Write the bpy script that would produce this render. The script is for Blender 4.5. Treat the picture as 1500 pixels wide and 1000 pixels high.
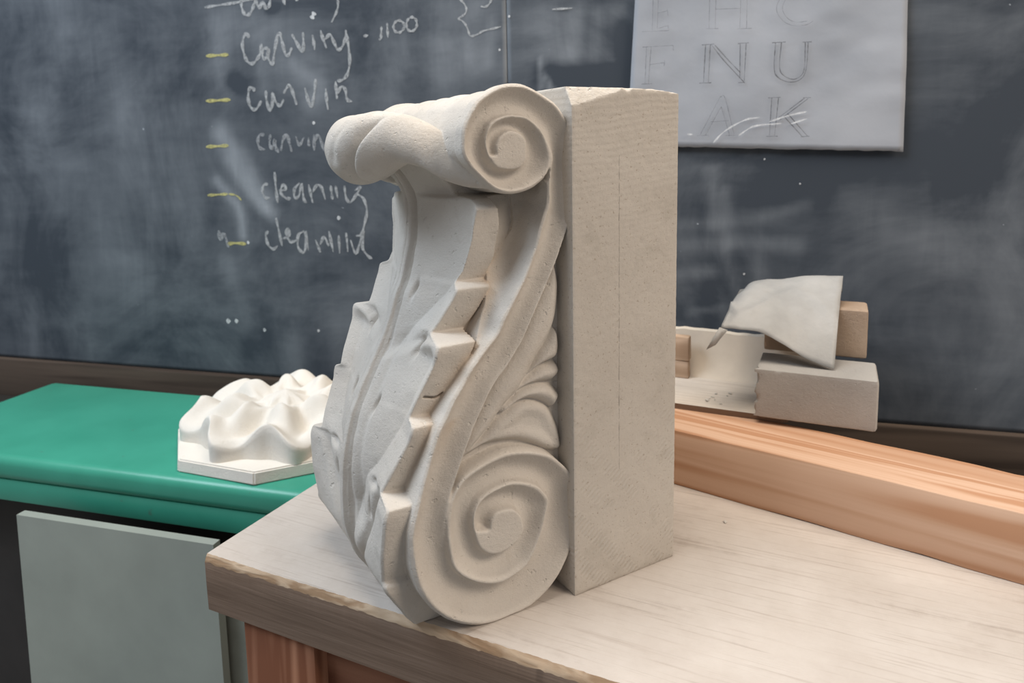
import bpy, bmesh, math, random
import numpy as np
from mathutils import Vector, Matrix

random.seed(7)
rng = np.random.default_rng(7)
for o in list(bpy.data.objects): bpy.data.objects.remove(o)
scene = bpy.context.scene
C = scene.collection

# ------------------------------------------------------------------ camera
F_PX, PX, PY = 1025.3, 734.5, 354.5          # solved from the stone block's edges, 1500x1000 frame
YAW, PITCH, ROLL = -0.5289, 1.44822, -0.019065
CAM = np.array([-0.32338, -0.44282, 0.36741])
def _rz(a): return np.array([[math.cos(a), -math.sin(a), 0], [math.sin(a), math.cos(a), 0], [0, 0, 1]])
def _rx(a): return np.array([[1, 0, 0], [0, math.cos(a), -math.sin(a)], [0, math.sin(a), math.cos(a)]])
R = _rz(YAW) @ _rx(PITCH) @ _rz(ROLL)
cd = bpy.data.cameras.new('camera'); cam = bpy.data.objects.new('camera', cd); C.objects.link(cam)
cd.sensor_width = 36.0; cd.lens = F_PX / 1500 * 36
cd.shift_x = (750 - PX) / 1500; cd.shift_y = -(500 - PY) / 1500
cd.clip_start = 0.02; cd.clip_end = 50
cd.dof.use_dof = True; cd.dof.focus_distance = 0.60; cd.dof.aperture_fstop = 8
M4 = Matrix([list(R[i]) + [CAM[i]] for i in range(3)] + [[0, 0, 0, 1]])
cam.matrix_world = M4
scene.camera = cam

# ------------------------------------------------------------------ world, lights, exposure
w = bpy.data.worlds.new('world'); scene.world = w; w.use_nodes = True
bg = w.node_tree.nodes['Background']; bg.inputs[0].default_value = (0.92, 0.94, 1.0, 1); bg.inputs[1].default_value = 0.26
def area(name, loc, target, size, sizey, power, col):
    l = bpy.data.lights.new(name, 'AREA'); l.shape = 'RECTANGLE'; l.size = size; l.size_y = sizey
    l.energy = power; l.color = col
    o = bpy.data.objects.new(name, l); C.objects.link(o); o.location = loc
    o.rotation_euler = (Vector(target) - Vector(loc)).to_track_quat('-Z', 'Y').to_euler()
    return o
area('ceiling_lamp', (0.0, 0.10, 2.0), (0.0, 0.15, 0.0), 1.1, 0.7, 26, (1.0, 0.91, 0.80))
area('high_window', (-1.55, 0.55, 1.95), (-0.1, 0.15, 0.15), 1.2, 1.0, 44, (0.74, 0.86, 1.0))
area('room_lamp', (0.9, -1.7, 1.7), (0.1, 0.0, 0.2), 1.0, 0.8, 36, (1.0, 0.86, 0.72))
vs_ = scene.view_settings
vs_.view_transform = 'Standard'; vs_.look = 'None'; vs_.gamma = 1.0; vs_.use_curve_mapping = False
vs_.exposure = 0.0

# ------------------------------------------------------------------ pixel -> direction helpers
def ray(u): return R @ np.array([(u[0] - PX) / F_PX, -(u[1] - PY) / F_PX, -1.0])
def on_y(u, Y): r = ray(u); return CAM + r * (Y - CAM[1]) / r[1]
def on_z(u, z): r = ray(u); return CAM + r * (z - CAM[2]) / r[2]
def on_plane(u, P, n): r = ray(u); return CAM + r * (((np.array(P) - CAM) @ n) / (r @ n))

# ------------------------------------------------------------------ materials
def mat(name):
    m = bpy.data.materials.new(name); m.use_nodes = True
    nt = m.node_tree; b = nt.nodes['Principled BSDF']
    return m, nt, b
def N(nt, t, **kw):
    n = nt.nodes.new(t)
    for k, v in kw.items(): setattr(n, k, v)
    return n
def ramp(nt, fac, stops):
    r = N(nt, 'ShaderNodeValToRGB'); e = r.color_ramp.elements
    while len(e) < len(stops): e.new(0.5)
    for i, (p, c) in enumerate(stops): e[i].position = p; e[i].color = (*c, 1) if len(c) == 3 else c
    nt.links.new(fac, r.inputs[0]); return r.outputs[0]
def noise(nt, vec, scale, detail=5, rough=0.6, dist=0.0):
    n = N(nt, 'ShaderNodeTexNoise'); n.inputs['Scale'].default_value = scale
    n.inputs['Detail'].default_value = detail; n.inputs['Roughness'].default_value = rough
    n.inputs['Distortion'].default_value = dist
    if vec is not None: nt.links.new(vec, n.inputs['Vector'])
    return n.outputs['Fac']
def coords(nt, scale=(1, 1, 1), rot=(0, 0, 0)):
    tc = N(nt, 'ShaderNodeTexCoord'); mp = N(nt, 'ShaderNodeMapping')
    mp.inputs['Scale'].default_value = scale; mp.inputs['Rotation'].default_value = rot
    nt.links.new(tc.outputs['Object'], mp.inputs['Vector']); return mp.outputs['Vector']
def mixc(nt, fac, a, b, mode='MIX'):
    m = N(nt, 'ShaderNodeMix', data_type='RGBA', blend_type=mode)
    for sock, v in ((m.inputs[0], fac), (m.inputs[6], a), (m.inputs[7], b)):
        if isinstance(v, (int, float)): sock.default_value = v
        elif isinstance(v, tuple): sock.default_value = (*v, 1)
        else: nt.links.new(v, sock)
    return m.outputs[2]
def math_(nt, op, a, b=None, clamp=False):
    m = N(nt, 'ShaderNodeMath', operation=op); m.use_clamp = clamp
    for i, v in enumerate((a, b)):
        if v is None: continue
        if isinstance(v, (int, float)): m.inputs[i].default_value = v
        else: nt.links.new(v, m.inputs[i])
    return m.outputs[0]
def bump(nt, b, h, strength=0.3, dist=0.001):
    n = N(nt, 'ShaderNodeBump'); n.inputs['Strength'].default_value = strength; n.inputs['Distance'].default_value = dist
    nt.links.new(h, n.inputs['Height']); nt.links.new(n.outputs[0], b.inputs['Normal']); return n

def stone_mat(name, base, light, dirt, pit=1.0, attr=None):
    m, nt, b = mat(name); v = coords(nt)
    col = ramp(nt, noise(nt, v, 14, 6), [(0.3, base), (0.7, light)])
    spk = noise(nt, v, 420, 3, 0.7)
    col = mixc(nt, ramp(nt, spk, [(0.24, (0.7, 0.7, 0.7)), (0.34, (0, 0, 0))]), col, dirt)
    st = noise(nt, v, 55, 6, 0.75)
    col = mixc(nt, math_(nt, 'MULTIPLY', ramp(nt, st, [(0.58, (0, 0, 0)), (0.80, (1, 1, 1))]), 0.35), col, dirt)
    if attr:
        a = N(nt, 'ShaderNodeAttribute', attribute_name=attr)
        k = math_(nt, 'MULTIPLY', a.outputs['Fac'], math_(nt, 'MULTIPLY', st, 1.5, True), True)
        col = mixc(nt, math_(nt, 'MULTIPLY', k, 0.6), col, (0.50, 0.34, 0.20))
    nt.links.new(col, b.inputs['Base Color']); b.inputs['Roughness'].default_value = 0.92
    b.inputs['Specular IOR Level'].default_value = 0.15
    # tooling drag marks + pits
    v2 = coords(nt, (260, 260, 1500)); t = noise(nt, v2, 1, 3, 0.6)
    h = math_(nt, 'ADD', math_(nt, 'MULTIPLY', t, 0.35), math_(nt, 'MULTIPLY', noise(nt, v, 300, 5, 0.75), 1.0))
    pits = ramp(nt, noise(nt, v, 190, 2, 0.5), [(0.24, (0, 0, 0)), (0.33, (1, 1, 1))])
    h = math_(nt, 'ADD', h, math_(nt, 'MULTIPLY', pits, 0.9 * pit))
    bump(nt, b, h, 0.62, 0.0013)
    return m

def wood_mat(name, dark, light, axis_rot=(0, 0, 0), scale=(3, 60, 60), dust=None, dust_amt=0.0, rough=0.75, bstr=0.25, band=18, axis=0):
    m, nt, b = mat(name); v = coords(nt, scale, axis_rot)
    g = noise(nt, v, 1.0, 5, 0.6, 0.6)
    sc2 = tuple(s * 0.35 for s in scale)
    g2 = noise(nt, coords(nt, sc2, axis_rot), 1.0, 2, 0.5, 1.4)
    wv = math_(nt, 'SINE', math_(nt, 'MULTIPLY', g2, band))
    f = math_(nt, 'ADD', math_(nt, 'MULTIPLY', g, 0.6), math_(nt, 'MULTIPLY', wv, 0.2))
    col = ramp(nt, f, [(0.15, dark), (0.55, light)])
    h = f
    if dust:
        d = noise(nt, coords(nt), 9, 6, 0.7)
        d2 = noise(nt, v, 2.2, 4, 0.7)
        k = math_(nt, 'ADD', math_(nt, 'MULTIPLY', d, 0.9), math_(nt, 'MULTIPLY', d2, 0.9))
        k = math_(nt, 'ADD', k, dust_amt - 1.0, True)
        k = math_(nt, 'SMOOTH_MIN', math_(nt, 'MULTIPLY', k, 2.4), 0.97)
        col = mixc(nt, k, col, dust)
    nt.links.new(col, b.inputs['Base Color']); b.inputs['Roughness'].default_value = rough
    b.inputs['Specular IOR Level'].default_value = 0.25
    bump(nt, b, h, bstr, 0.0015)
    return m

def plain_mat(name, col, rough=0.6, var=0.12, scale=30, bstr=0.1, spec=0.4):
    m, nt, b = mat(name); v = coords(nt)
    a = tuple(c * (1 - var) for c in col); c2 = tuple(min(1, c * (1 + var)) for c in col)
    n = noise(nt, v, scale, 5)
    nt.links.new(ramp(nt, n, [(0.3, a), (0.7, c2)]), b.inputs['Base Color'])
    b.inputs['Roughness'].default_value = rough; b.inputs['Specular IOR Level'].default_value = spec
    bump(nt, b, noise(nt, v, scale * 6, 4), bstr, 0.001)
    return m

M = {}
M['stone'] = stone_mat('carved_limestone', (0.56, 0.51, 0.45), (0.64, 0.595, 0.535), (0.36, 0.29, 0.22), 1.0, 'stain')
M['rough_stone'] = stone_mat('rough_limestone', (0.50, 0.47, 0.43), (0.60, 0.56, 0.50), (0.30, 0.25, 0.20), 1.4)
M['plaster'] = stone_mat('casting_plaster', (0.78, 0.73, 0.65), (0.84, 0.79, 0.71), (0.66, 0.52, 0.38), 0.2)
M['cast_edge'] = plain_mat('plaster_edge', (0.62, 0.62, 0.60), 0.9, 0.1, 25, 0.15)
M['chip_fresh'] = stone_mat('broken_limestone', (0.60, 0.55, 0.48), (0.74, 0.69, 0.62), (0.34, 0.29, 0.24), 2.0)

# ------------------------------------------------------------------ object helpers
def tag(o, label=None, cat=None, group=None, kind=None):
    if label: o['label'] = label
    if cat: o['category'] = cat
    if group: o['group'] = group
    if kind: o['kind'] = kind
    return o
def empty(name, loc, rz=0.0):
    o = bpy.data.objects.new(name, None); o.empty_display_size = 0.05
    C.objects.link(o); o.location = loc; o.rotation_euler = (0, 0, rz); return o
def link(name, me, m, parent=None):
    o = bpy.data.objects.new(name, me); C.objects.link(o)
    for k in (m if isinstance(m, (list, tuple)) else [m]): me.materials.append(k)
    if parent: o.parent = parent
    return o
def mesh_np(name, V, Fq, m, parent=None, smooth=True):
    me = bpy.data.meshes.new(name); me.from_pydata([tuple(x) for x in V], [], [tuple(int(i) for i in q) for q in Fq]); me.update()
    if smooth: me.polygons.foreach_set('use_smooth', [True] * len(me.polygons))
    return link(name, me, m, parent)
def box_bm(bm, x0, x1, y0, y1, z0, z1):
    vs = [bm.verts.new(p) for p in ((x0, y0, z0), (x1, y0, z0), (x1, y1, z0), (x0, y1, z0), (x0, y0, z1), (x1, y0, z1), (x1, y1, z1), (x0, y1, z1))]
    fs = [bm.faces.new([vs[i] for i in q]) for q in ((0, 3, 2, 1), (4, 5, 6, 7), (0, 1, 5, 4), (1, 2, 6, 5), (2, 3, 7, 6), (3, 0, 4, 7))]
    return vs, fs
def bm_obj(name, bm, m, parent=None, smooth=False):
    me = bpy.data.meshes.new(name); bmesh.ops.recalc_face_normals(bm, faces=bm.faces[:]); bm.to_mesh(me); bm.free()
    if smooth: me.polygons.foreach_set('use_smooth', [True] * len(me.polygons))
    return link(name, me, m, parent)
def hash_noise(p, s, seed=0):
    """smooth value noise, p (...,3)"""
    q = np.asarray(p) * s; i = np.floor(q).astype(np.int64); f = q - i; f = f * f * (3 - 2 * f)
    def h(a, b, c):
        n = (a * 374761393 + b * 668265263 + c * 2147483647 + seed * 974634777) & 0x7fffffff
        n = ((n ^ (n >> 13)) * 1274126177) & 0x7fffffff
        return ((n ^ (n >> 16)) & 0xffff) / 65535.0
    r = 0
    for dx in (0, 1):
        for dy in (0, 1):
            for dz in (0, 1):
                wgt = (f[..., 0] if dx else 1 - f[..., 0]) * (f[..., 1] if dy else 1 - f[..., 1]) * (f[..., 2] if dz else 1 - f[..., 2])
                r = r + wgt * h(i[..., 0] + dx, i[..., 1] + dy, i[..., 2] + dz)
    return r * 2 - 1
def worn_box(name, x0, x1, y0, y1, z0, z1, m, parent=None, bev=0.003, seg=0.02, amp=0.0012, seed=0, segs=2):
    """a box with bevelled, slightly uneven edges"""
    bm = bmesh.new(); box_bm(bm, x0, x1, y0, y1, z0, z1)
    for ax in range(3):
        L = (x1 - x0, y1 - y0, z1 - z0)[ax]; n = int(min(40, max(0, L / seg)))
        if n > 1:
            es = [e for e in bm.edges if abs((e.verts[1].co - e.verts[0].co)[ax]) > 0.9 * L - 1e-9 and (e.verts[1].co - e.verts[0].co).length > 0.9 * L]
            bmesh.ops.subdivide_edges(bm, edges=es, cuts=n - 1, use_grid_fill=True)
    tol = 1e-6
    def nb(v): return sum((abs(v.co.x - x0) < tol or abs(v.co.x - x1) < tol, abs(v.co.y - y0) < tol or abs(v.co.y - y1) < tol, abs(v.co.z - z0) < tol or abs(v.co.z - z1) < tol))
    es = [e for e in bm.edges if nb(e.verts[0]) >= 2 and nb(e.verts[1]) >= 2]
    bmesh.ops.bevel(bm, geom=es, offset=bev, segments=segs, profile=0.5, affect='EDGES')
    co = np.array([v.co for v in bm.verts]); d = hash_noise(co, 60, seed) * amp
    c = np.array([(x0 + x1) / 2, (y0 + y1) / 2, (z0 + z1) / 2]); h = np.array([x1 - x0, y1 - y0, z1 - z0]) / 2
    rel = (co - c) / h
    for i, v in enumerate(bm.verts):
        k = rel[i] * (np.abs(rel[i]) > 0.9); edge = (np.abs(rel[i]) > 0.9).sum() >= 2
        v.co += Vector(k * d[i] * (1.0 if edge else 0.35) - (k * abs(d[i]) * 0.6 if edge else k * 0))
    o = bm_obj(name, bm, m, parent, True)
    mod_auto(o)
    return o
def mod_auto(o, ang=35):
    me = o.data; me.polygons.foreach_set('use_smooth', [True] * len(me.polygons))
    me.set_sharp_from_angle(angle=math.radians(ang))

# ------------------------------------------------------------------ iso-surface (surface nets)
def surface_nets(Fd, org, h):
    s = Fd < 0
    nx, ny, nz = Fd.shape
    cnt = np.zeros((nx - 1, ny - 1, nz - 1), np.int8)
    for a in (0, 1):
        for b in (0, 1):
            for c in (0, 1): cnt += s[a:nx - 1 + a, b:ny - 1 + b, c:nz - 1 + c]
    act = (cnt > 0) & (cnt < 8); del cnt
    I, J, K = np.nonzero(act)
    idx = np.full(act.shape, -1, np.int32); idx[I, J, K] = np.arange(len(I))
    acc = np.zeros((len(I), 3)); num = np.zeros(len(I))
    corners = [(a, b, c) for a in (0, 1) for b in (0, 1) for c in (0, 1)]
    vals = {q: Fd[I + q[0], J + q[1], K + q[2]].astype(np.float64) for q in corners}
    for q in corners:
        for ax in range(3):
            if q[ax]: continue
            e = list(q); e[ax] = 1; e = tuple(e)
            f0, f1 = vals[q], vals[e]; cr = (f0 < 0) != (f1 < 0)
            t = np.where(cr, f0 / np.where(cr, f0 - f1, 1), 0)
            for k in range(3): acc[:, k] += np.where(cr, q[k] + (t if k == ax else 0), 0)
            num += cr
    V = np.stack([I, J, K], 1) + acc / num[:, None]
    V = V * h + np.array(org)
    quads = []
    for ax in range(3):
        sl0 = [slice(None)] * 3; sl1 = [slice(None)] * 3
        sl0[ax] = slice(0, -1); sl1[ax] = slice(1, None)
        for b in range(3):
            if b != ax: sl0[b] = slice(1, -1); sl1[b] = slice(1, -1)
        a0, a1 = s[tuple(sl0)], s[tuple(sl1)]
        P = np.nonzero(a0 != a1); sg = a0[P]
        o1, o2 = [b for b in range(3) if b != ax]
        base = [P[0].copy(), P[1].copy(), P[2].copy()]
        base[o1] = base[o1] + 1; base[o2] = base[o2] + 1
        def cell(d1, d2):
            c = [base[0].copy(), base[1].copy(), base[2].copy()]; c[o1] -= d1; c[o2] -= d2
            return idx[c[0], c[1], c[2]]
        q = np.stack([cell(1, 1), cell(0, 1), cell(0, 0), cell(1, 0)], 1)
        flip = sg if ax != 1 else ~sg
        q = np.where(flip[:, None], q, q[:, ::-1]); quads.append(q)
    Q = np.concatenate(quads); Q = Q[(Q >= 0).all(1)]
    return V, Q
def fast_mesh(name, V, Q):
    me = bpy.data.meshes.new(name)
    me.vertices.add(len(V)); me.vertices.foreach_set('co', np.ascontiguousarray(V, np.float32).ravel())
    me.loops.add(Q.size); me.loops.foreach_set('vertex_index', np.ascontiguousarray(Q, np.int32).ravel())
    me.polygons.add(len(Q)); me.polygons.foreach_set('loop_start', np.arange(0, Q.size, 4, dtype=np.int32))
    me.polygons.foreach_set('use_smooth', np.ones(len(Q), bool))
    me.update(calc_edges=True); me.validate()
    return me
def vert_normals(V, Q):
    n = np.cross(V[Q[:, 2]] - V[Q[:, 0]], V[Q[:, 3]] - V[Q[:, 1]])
    out = np.zeros_like(V)
    for k in range(4):
        for c in range(3): out[:, c] += np.bincount(Q[:, k], n[:, c], len(V))
    return out / (np.linalg.norm(out, axis=1, keepdims=True) + 1e-12)

# ------------------------------------------------------------------ 2D helpers
def poly_sdf(P, x, y):
    P = np.asarray(P); d = np.full(x.shape, 1e9); ins = np.zeros(x.shape, bool)
    for i in range(len(P)):
        a, b = P[i], P[(i + 1) % len(P)]; e = b - a
        wx, wy = x - a[0], y - a[1]
        t = np.clip((wx * e[0] + wy * e[1]) / (e @ e + 1e-18), 0, 1)
        d = np.minimum(d, (wx - t * e[0]) ** 2 + (wy - t * e[1]) ** 2)
        c = (a[1] <= y) != (b[1] <= y)
        with np.errstate(divide='ignore', invalid='ignore'):
            xi = a[0] + (y - a[1]) / (e[1] if abs(e[1]) > 1e-12 else 1e-12) * e[0]
        ins ^= c & (x < xi)
    d = np.sqrt(d); return np.where(ins, -d, d)
def line_dist(P, x, y):
    P = np.asarray(P); d = np.full(x.shape, 1e9)
    for a, b in zip(P[:-1], P[1:]):
        e = b - a; wx, wy = x - a[0], y - a[1]
        t = np.clip((wx * e[0] + wy * e[1]) / (e @ e + 1e-18), 0, 1)
        d = np.minimum(d, (wx - t * e[0]) ** 2 + (wy - t * e[1]) ** 2)
    return np.sqrt(d)
def smooth_line(P, n=6):
    P = np.asarray(P, float); out = []
    Q = np.vstack([2 * P[0] - P[1], P, 2 * P[-1] - P[-2]])
    for i in range(1, len(Q) - 2):
        for k in range(n):
            t = k / n; p0, p1, p2, p3 = Q[i - 1], Q[i], Q[i + 1], Q[i + 2]
            out.append(0.5 * ((2 * p1) + (-p0 + p2) * t + (2 * p0 - 5 * p1 + 4 * p2 - p3) * t * t + (-p0 + 3 * p1 - 3 * p2 + p3) * t ** 3))
    out.append(P[-1]); return np.array(out)
def smin(a, b, k):
    h = np.clip(0.5 + 0.5 * (b - a) / k, 0, 1); return b + (a - b) * h - k * h * (1 - h)
def smax(a, b, k): return -smin(-a, -b, k)
def sstep(a, b, x): t = np.clip((x - a) / (b - a), 0, 1); return t * t * (3 - 2 * t)

# ================================================================== STRUCTURE
TA = np.array([0.5585, -0.8295, 0]); TB = np.array([0.8295, 0.5585, 0])     # bench: along the front edge, into depth
TC = np.array([-0.2575, 0.2355, 0])                                          # bench top's near-left corner
T_ANG = math.atan2(TA[1], TA[0])
WD = np.array([0.695, -0.719, 0]); WN = np.array([-0.719, -0.695, 0])        # wall: to the right, facing the room
WP = np.array([0.385, 0.305, 0]); W_ANG = math.atan2(WD[1], WD[0])
FLOOR = -0.86
def wallp(u, off=0.0): return on_plane(u, WP + WN * off, WN)
def wall_xy(p): d = p - WP; return d @ WD, p[2]
# wall frame: local x along WD, local y = -WN (into the wall), z up
M['floor'] = plain_mat('dusty_concrete', (0.30, 0.29, 0.27), 0.9, 0.2, 6, 0.2)
M['wall'] = plain_mat('painted_wall', (0.22, 0.20, 0.18), 0.85, 0.1, 5, 0.1)
bm = bmesh.new(); box_bm(bm, -3.2, 3.2, -3.2, 3.2, FLOOR - 0.05, FLOOR)
tag(bm_obj('floor', bm, M['floor']), kind='structure')
bm = bmesh.new(); box_bm(bm, -3.0, 3.0, 0.03, 0.12, FLOOR, 1.9)
wall = bm_obj('wall_back', bm, M['wall']); wall.location = (WP[0], WP[1], 0); wall.rotation_euler = (0, 0, W_ANG)
tag(wall, kind='structure')

# ================================================================== CORBEL
YS, YC = 0.006, 0.113                 # near side plane of the carving, centre line
HW = YC - YS
px2 = lambda L, Y=YS: np.array([on_y(u, Y)[[0, 2]] for u in L])
UP = [(839, 240), (838, 215), (836, 186), (820, 156), (804, 142), (788, 132), (768, 123), (746, 122), (728, 127), (704, 143), (692, 160),
      (681, 184), (678, 206), (679, 224), (686, 238), (696, 250), (712, 266), (728, 279), (746, 284), (764, 282), (780, 276), (792, 268),
      (801, 259), (807, 246), (809, 230), (804, 210), (798, 196), (788, 182), (774, 171), (758, 168), (746, 168), (732, 172), (720, 180),
      (713, 196), (712, 210), (716, 226), (722, 238), (730, 246), (742, 249), (754, 249), (766, 245), (773, 234), (774, 220), (773, 206),
      (766, 196), (754, 191), (744, 192), (733, 201), (728, 214), (730, 226)]
LO = [(619, 716), (613, 739), (604, 776), (602, 799), (606, 838), (615, 866), (630, 890), (649, 906), (669, 915), (692, 919), (717, 918),
      (746, 909), (766, 899), (786, 886), (811, 859), (829, 828), (838, 803), (842, 776), (843, 740), (842, 710), (838, 693), (824, 678), (806, 666),
      (782, 661), (759, 661), (736, 666), (704, 682), (681, 698), (668, 716), (660, 734), (656, 760), (656, 786), (659, 812), (665, 833),
      (678, 846), (699, 855), (720, 857), (738, 854), (756, 843), (772, 830), (785, 807), (795, 781), (802, 755), (806, 734), (801, 724),
      (790, 713), (772, 707), (751, 706), (736, 711), (717, 721), (702, 734), (694, 752), (693, 768), (697, 786), (704, 804), (717, 813),
      (731, 813), (746, 806), (760, 795), (769, 778), (768, 763), (761, 751), (749, 746), (730, 751), (721, 763), (719, 778)]
FE = [(801, 259), (804, 270), (804, 290), (803, 302), (798, 318), (792, 338), (787, 360), (782, 374), (775, 394), (768, 411), (758, 430), (748, 450),
      (739, 467), (730, 488), (713, 510), (701, 526), (690, 542), (677, 566), (665, 586), (654, 610), (648, 622), (640, 640), (630, 675), (619, 716)]
BE = [(839, 240), (839, 315), (834, 334), (826, 358), (818, 382), (810, 402), (802, 422), (792, 444), (780, 472), (768, 500), (754, 524),
      (744, 540), (732, 556), (720, 576), (711, 596), (702, 616), (692, 640), (684, 662), (676, 685), (668, 710)]
up, lo, fe, be = (smooth_line(px2(L), 4) for L in (UP, LO, FE, BE))

def corbel_depth(x, z):
    """depth of the carved relief below the side plane, 2-D"""
    GD_ = 0.0165; dep = np.full(x.shape, GD_); zone = np.full(x.shape, 3, np.int8)
    # small acanthus spray behind the S band
    lobes = [
        ([(824, 378), (828, 396), (831, 414), (831, 434), (828, 462), (824, 478), (820, 488), (808, 510), (796, 530), (780, 562), (765, 585), (750, 602),
          (738, 620), (720, 645), (700, 668), (680, 690), (686, 655), (702, 620), (716, 590), (735, 556), (755, 526), (775, 490), (790, 452), (806, 415), (818, 385)], 0.0045, 0.0042),
        ([(822, 482), (829, 488), (831, 504), (830, 520), (824, 531), (804, 540), (790, 552), (778, 565), (768, 578), (785, 550), (796, 530), (808, 508)], 0.0055, 0.0032),
        ([(826, 533), (833, 542), (831, 553), (820, 564), (804, 566), (788, 570), (772, 579), (758, 593), (744, 602), (760, 580), (778, 562), (790, 552), (804, 540)], 0.0065, 0.0032),
        ([(818, 566), (831, 578), (833, 585), (827, 597), (820, 604), (812, 598), (798, 592), (784, 591), (772, 595), (762, 602), (750, 612), (742, 613), (746, 600), (758, 591), (772, 578), (788, 569), (804, 565)], 0.0055, 0.0034),
        ([(820, 606), (829, 626), (834, 646), (834, 664), (815, 668), (792, 658), (767, 652), (736, 656), (715, 663), (690, 680), (700, 665), (720, 645), (738, 622), (752, 611), (762, 602), (772, 595), (784, 591), (798, 592), (812, 598)], 0.0075, 0.0030)]
    for P, top, tau in lobes:
        d = -poly_sdf(smooth_line(px2(P + P[:1]), 2)[:-1], x, z)
        hh = np.where(d > 0, GD_ - (GD_ - top) * (1 - np.exp(-np.maximum(d, 0) / tau)), GD_)
        if top == 0.0075:       # hollowed lower lobe
            hh = hh + 0.0035 * sstep(0.004, 0.016, d)
        dep = np.minimum(dep, hh)
    # S band
    fx = smooth_line(px2([(804, 210), (809, 230), (807, 246)] + FE[1:] + LO[1:3]), 4); bx = smooth_line(px2([(832, 176), (838, 215)] + BE + [(660, 734), (656, 760)]), 4)
    poly = np.vstack([fx, bx[::-1]])
    sd = poly_sdf(poly, x, z)
    df, db = line_dist(fx, x, z), line_dist(bx, x, z); t = df / (df + db + 1e-9)
    band = 0.0008 + 0.0090 * np.sin(np.pi * np.clip((t - 0.07) / 0.86, 0, 1)) ** 0.9
    m = sd < 0; dep = np.where(m, band, dep); zone = np.where(m, 0, zone)
    # scrolls
    for pts, cpx, D, zn in ((up, (750, 221), 0.0100, 1), (lo, (742, 776), 0.0105, 2)):
        c = on_y(cpx, YS)[[0, 2]]
        rel = pts - c; ph = np.unwrap(np.arctan2(rel[:, 1], rel[:, 0])); rr = np.hypot(rel[:, 0], rel[:, 1])
        if ph[-1] < ph[0]: ph = -ph; sgn = -1
        else: sgn = 1
        k_ = np.maximum.accumulate(ph + np.arange(len(ph)) * 1e-7)
        r = np.hypot(x - c[0], z - c[1]); th = sgn * np.arctan2(z - c[1], x - c[0])
        base = th + 2 * np.pi * np.ceil((ph[0] - th) / (2 * np.pi))
        Rprev = None; out = np.full(x.shape, np.nan)
        nT = int(np.ceil((ph[-1] - ph[0]) / (2 * np.pi))) + 1
        Rk = []
        for k in range(nT + 1):
            a = base + 2 * np.pi * k
            Rk.append(np.where(a <= ph[-1], np.interp(a, k_, rr), 0.0))
        ink = np.zeros(x.shape, bool)
        for k in range(nT):
            sel = (r <= Rk[k]) & (r > Rk[k + 1]) & (Rk[k] > 0)
            wdt = Rk[k] - Rk[k + 1]
            t = (Rk[k] - r) / np.maximum(wdt, 1e-6)
            tt = np.clip((t - 0.12) / 0.88, 0, 1)
            Dk = D * np.clip(wdt / 0.017, 0.2, 1.0) ** 0.6
            g = np.sin(np.pi * 0.80 * tt)
            # the start of the ribbon melts into the S band
            bl = sstep(0.0, 0.9, (base - ph[0])) if k == 0 else 1.0
            g = g * bl + np.sin(np.pi * np.clip((t - 0.07) / 0.86, 0, 1)) ** 0.9 * 0.9 * (1 - bl)
            v = 0.0006 + Dk * g
            eye = (Rk[k + 1] == 0)
            v = np.where(eye, 0.0012 + 0.0035 * np.exp(-np.maximum(Rk[k] - r, 0) / 0.003) * 0.0, v)
            out = np.where(sel, v, out); ink |= sel
        dep = np.where(ink, out, dep); zone = np.where(ink, zn, zone)
    return dep, zone

LR = np.array([(-.01, -.125), (.0, -.128), (.0135, -.137), (.026, -.147), (.045, -.1545), (.065, -.158), (.0876, -.158), (.11, -.157), (.135, -.1535),
               (.157, -.147), (.1845, -.133), (.203, -.1235), (.223, -.114), (.252, -.1043), (.263, -.0988), (.28, -.0943), (.298, -.0905),
               (.3156, -.089), (.333, -.0886), (.347, -.0943), (.36, -.104), (.372, -.115)])
LE = np.array([(0, -.128), (.0135, -.138), (.045, -.1570), (.0766, -.1605), (.1075, -.1595), (.118, -.155), (.14, -.146), (.161, -.137), (.175, -.1335), (.189, -.1285), (.21, -.119),
               (.228, -.111), (.236, -.104), (.2616, -.0915), (.286, -.0840), (.313, -.0783), (.333, -.072), (.345, -.078), (.36, -.094)])
BK = np.array([(-.01, -.105), (.02, -.118), (.05, -.130), (.072, -.137), (.1187, -.131), (.150, -.118), (.174, -.1055), (.202, -.094), (.229, -.0825), (.250, -.0695),
               (.268, -.0615), (.290, -.055), (.3136, -.0533), (.333, -.0577), (.36, -.060)])
LOBE = [(-0.01, .050, .042, .024), (.050, .116, .028, .014), (.116, .172, .036, .018), (.172, .230, .031, .017), (.230, .269, .044, .030), (.269, .336, .043, .026), (.336, .40, .060, .056)]
V1 = np.array([(.19, .012), (.203, .0148), (.218, .0205), (.235, .0355), (.257, .0567), (.278, .0715), (.305, .079), (.34, .085)])
V2 = np.array([(.05, .010), (.085, .016), (.112, .031), (.131, .049), (.159, .064), (.179, .070), (.197, .0737), (.2206, .080), (.24, .085)])

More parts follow.
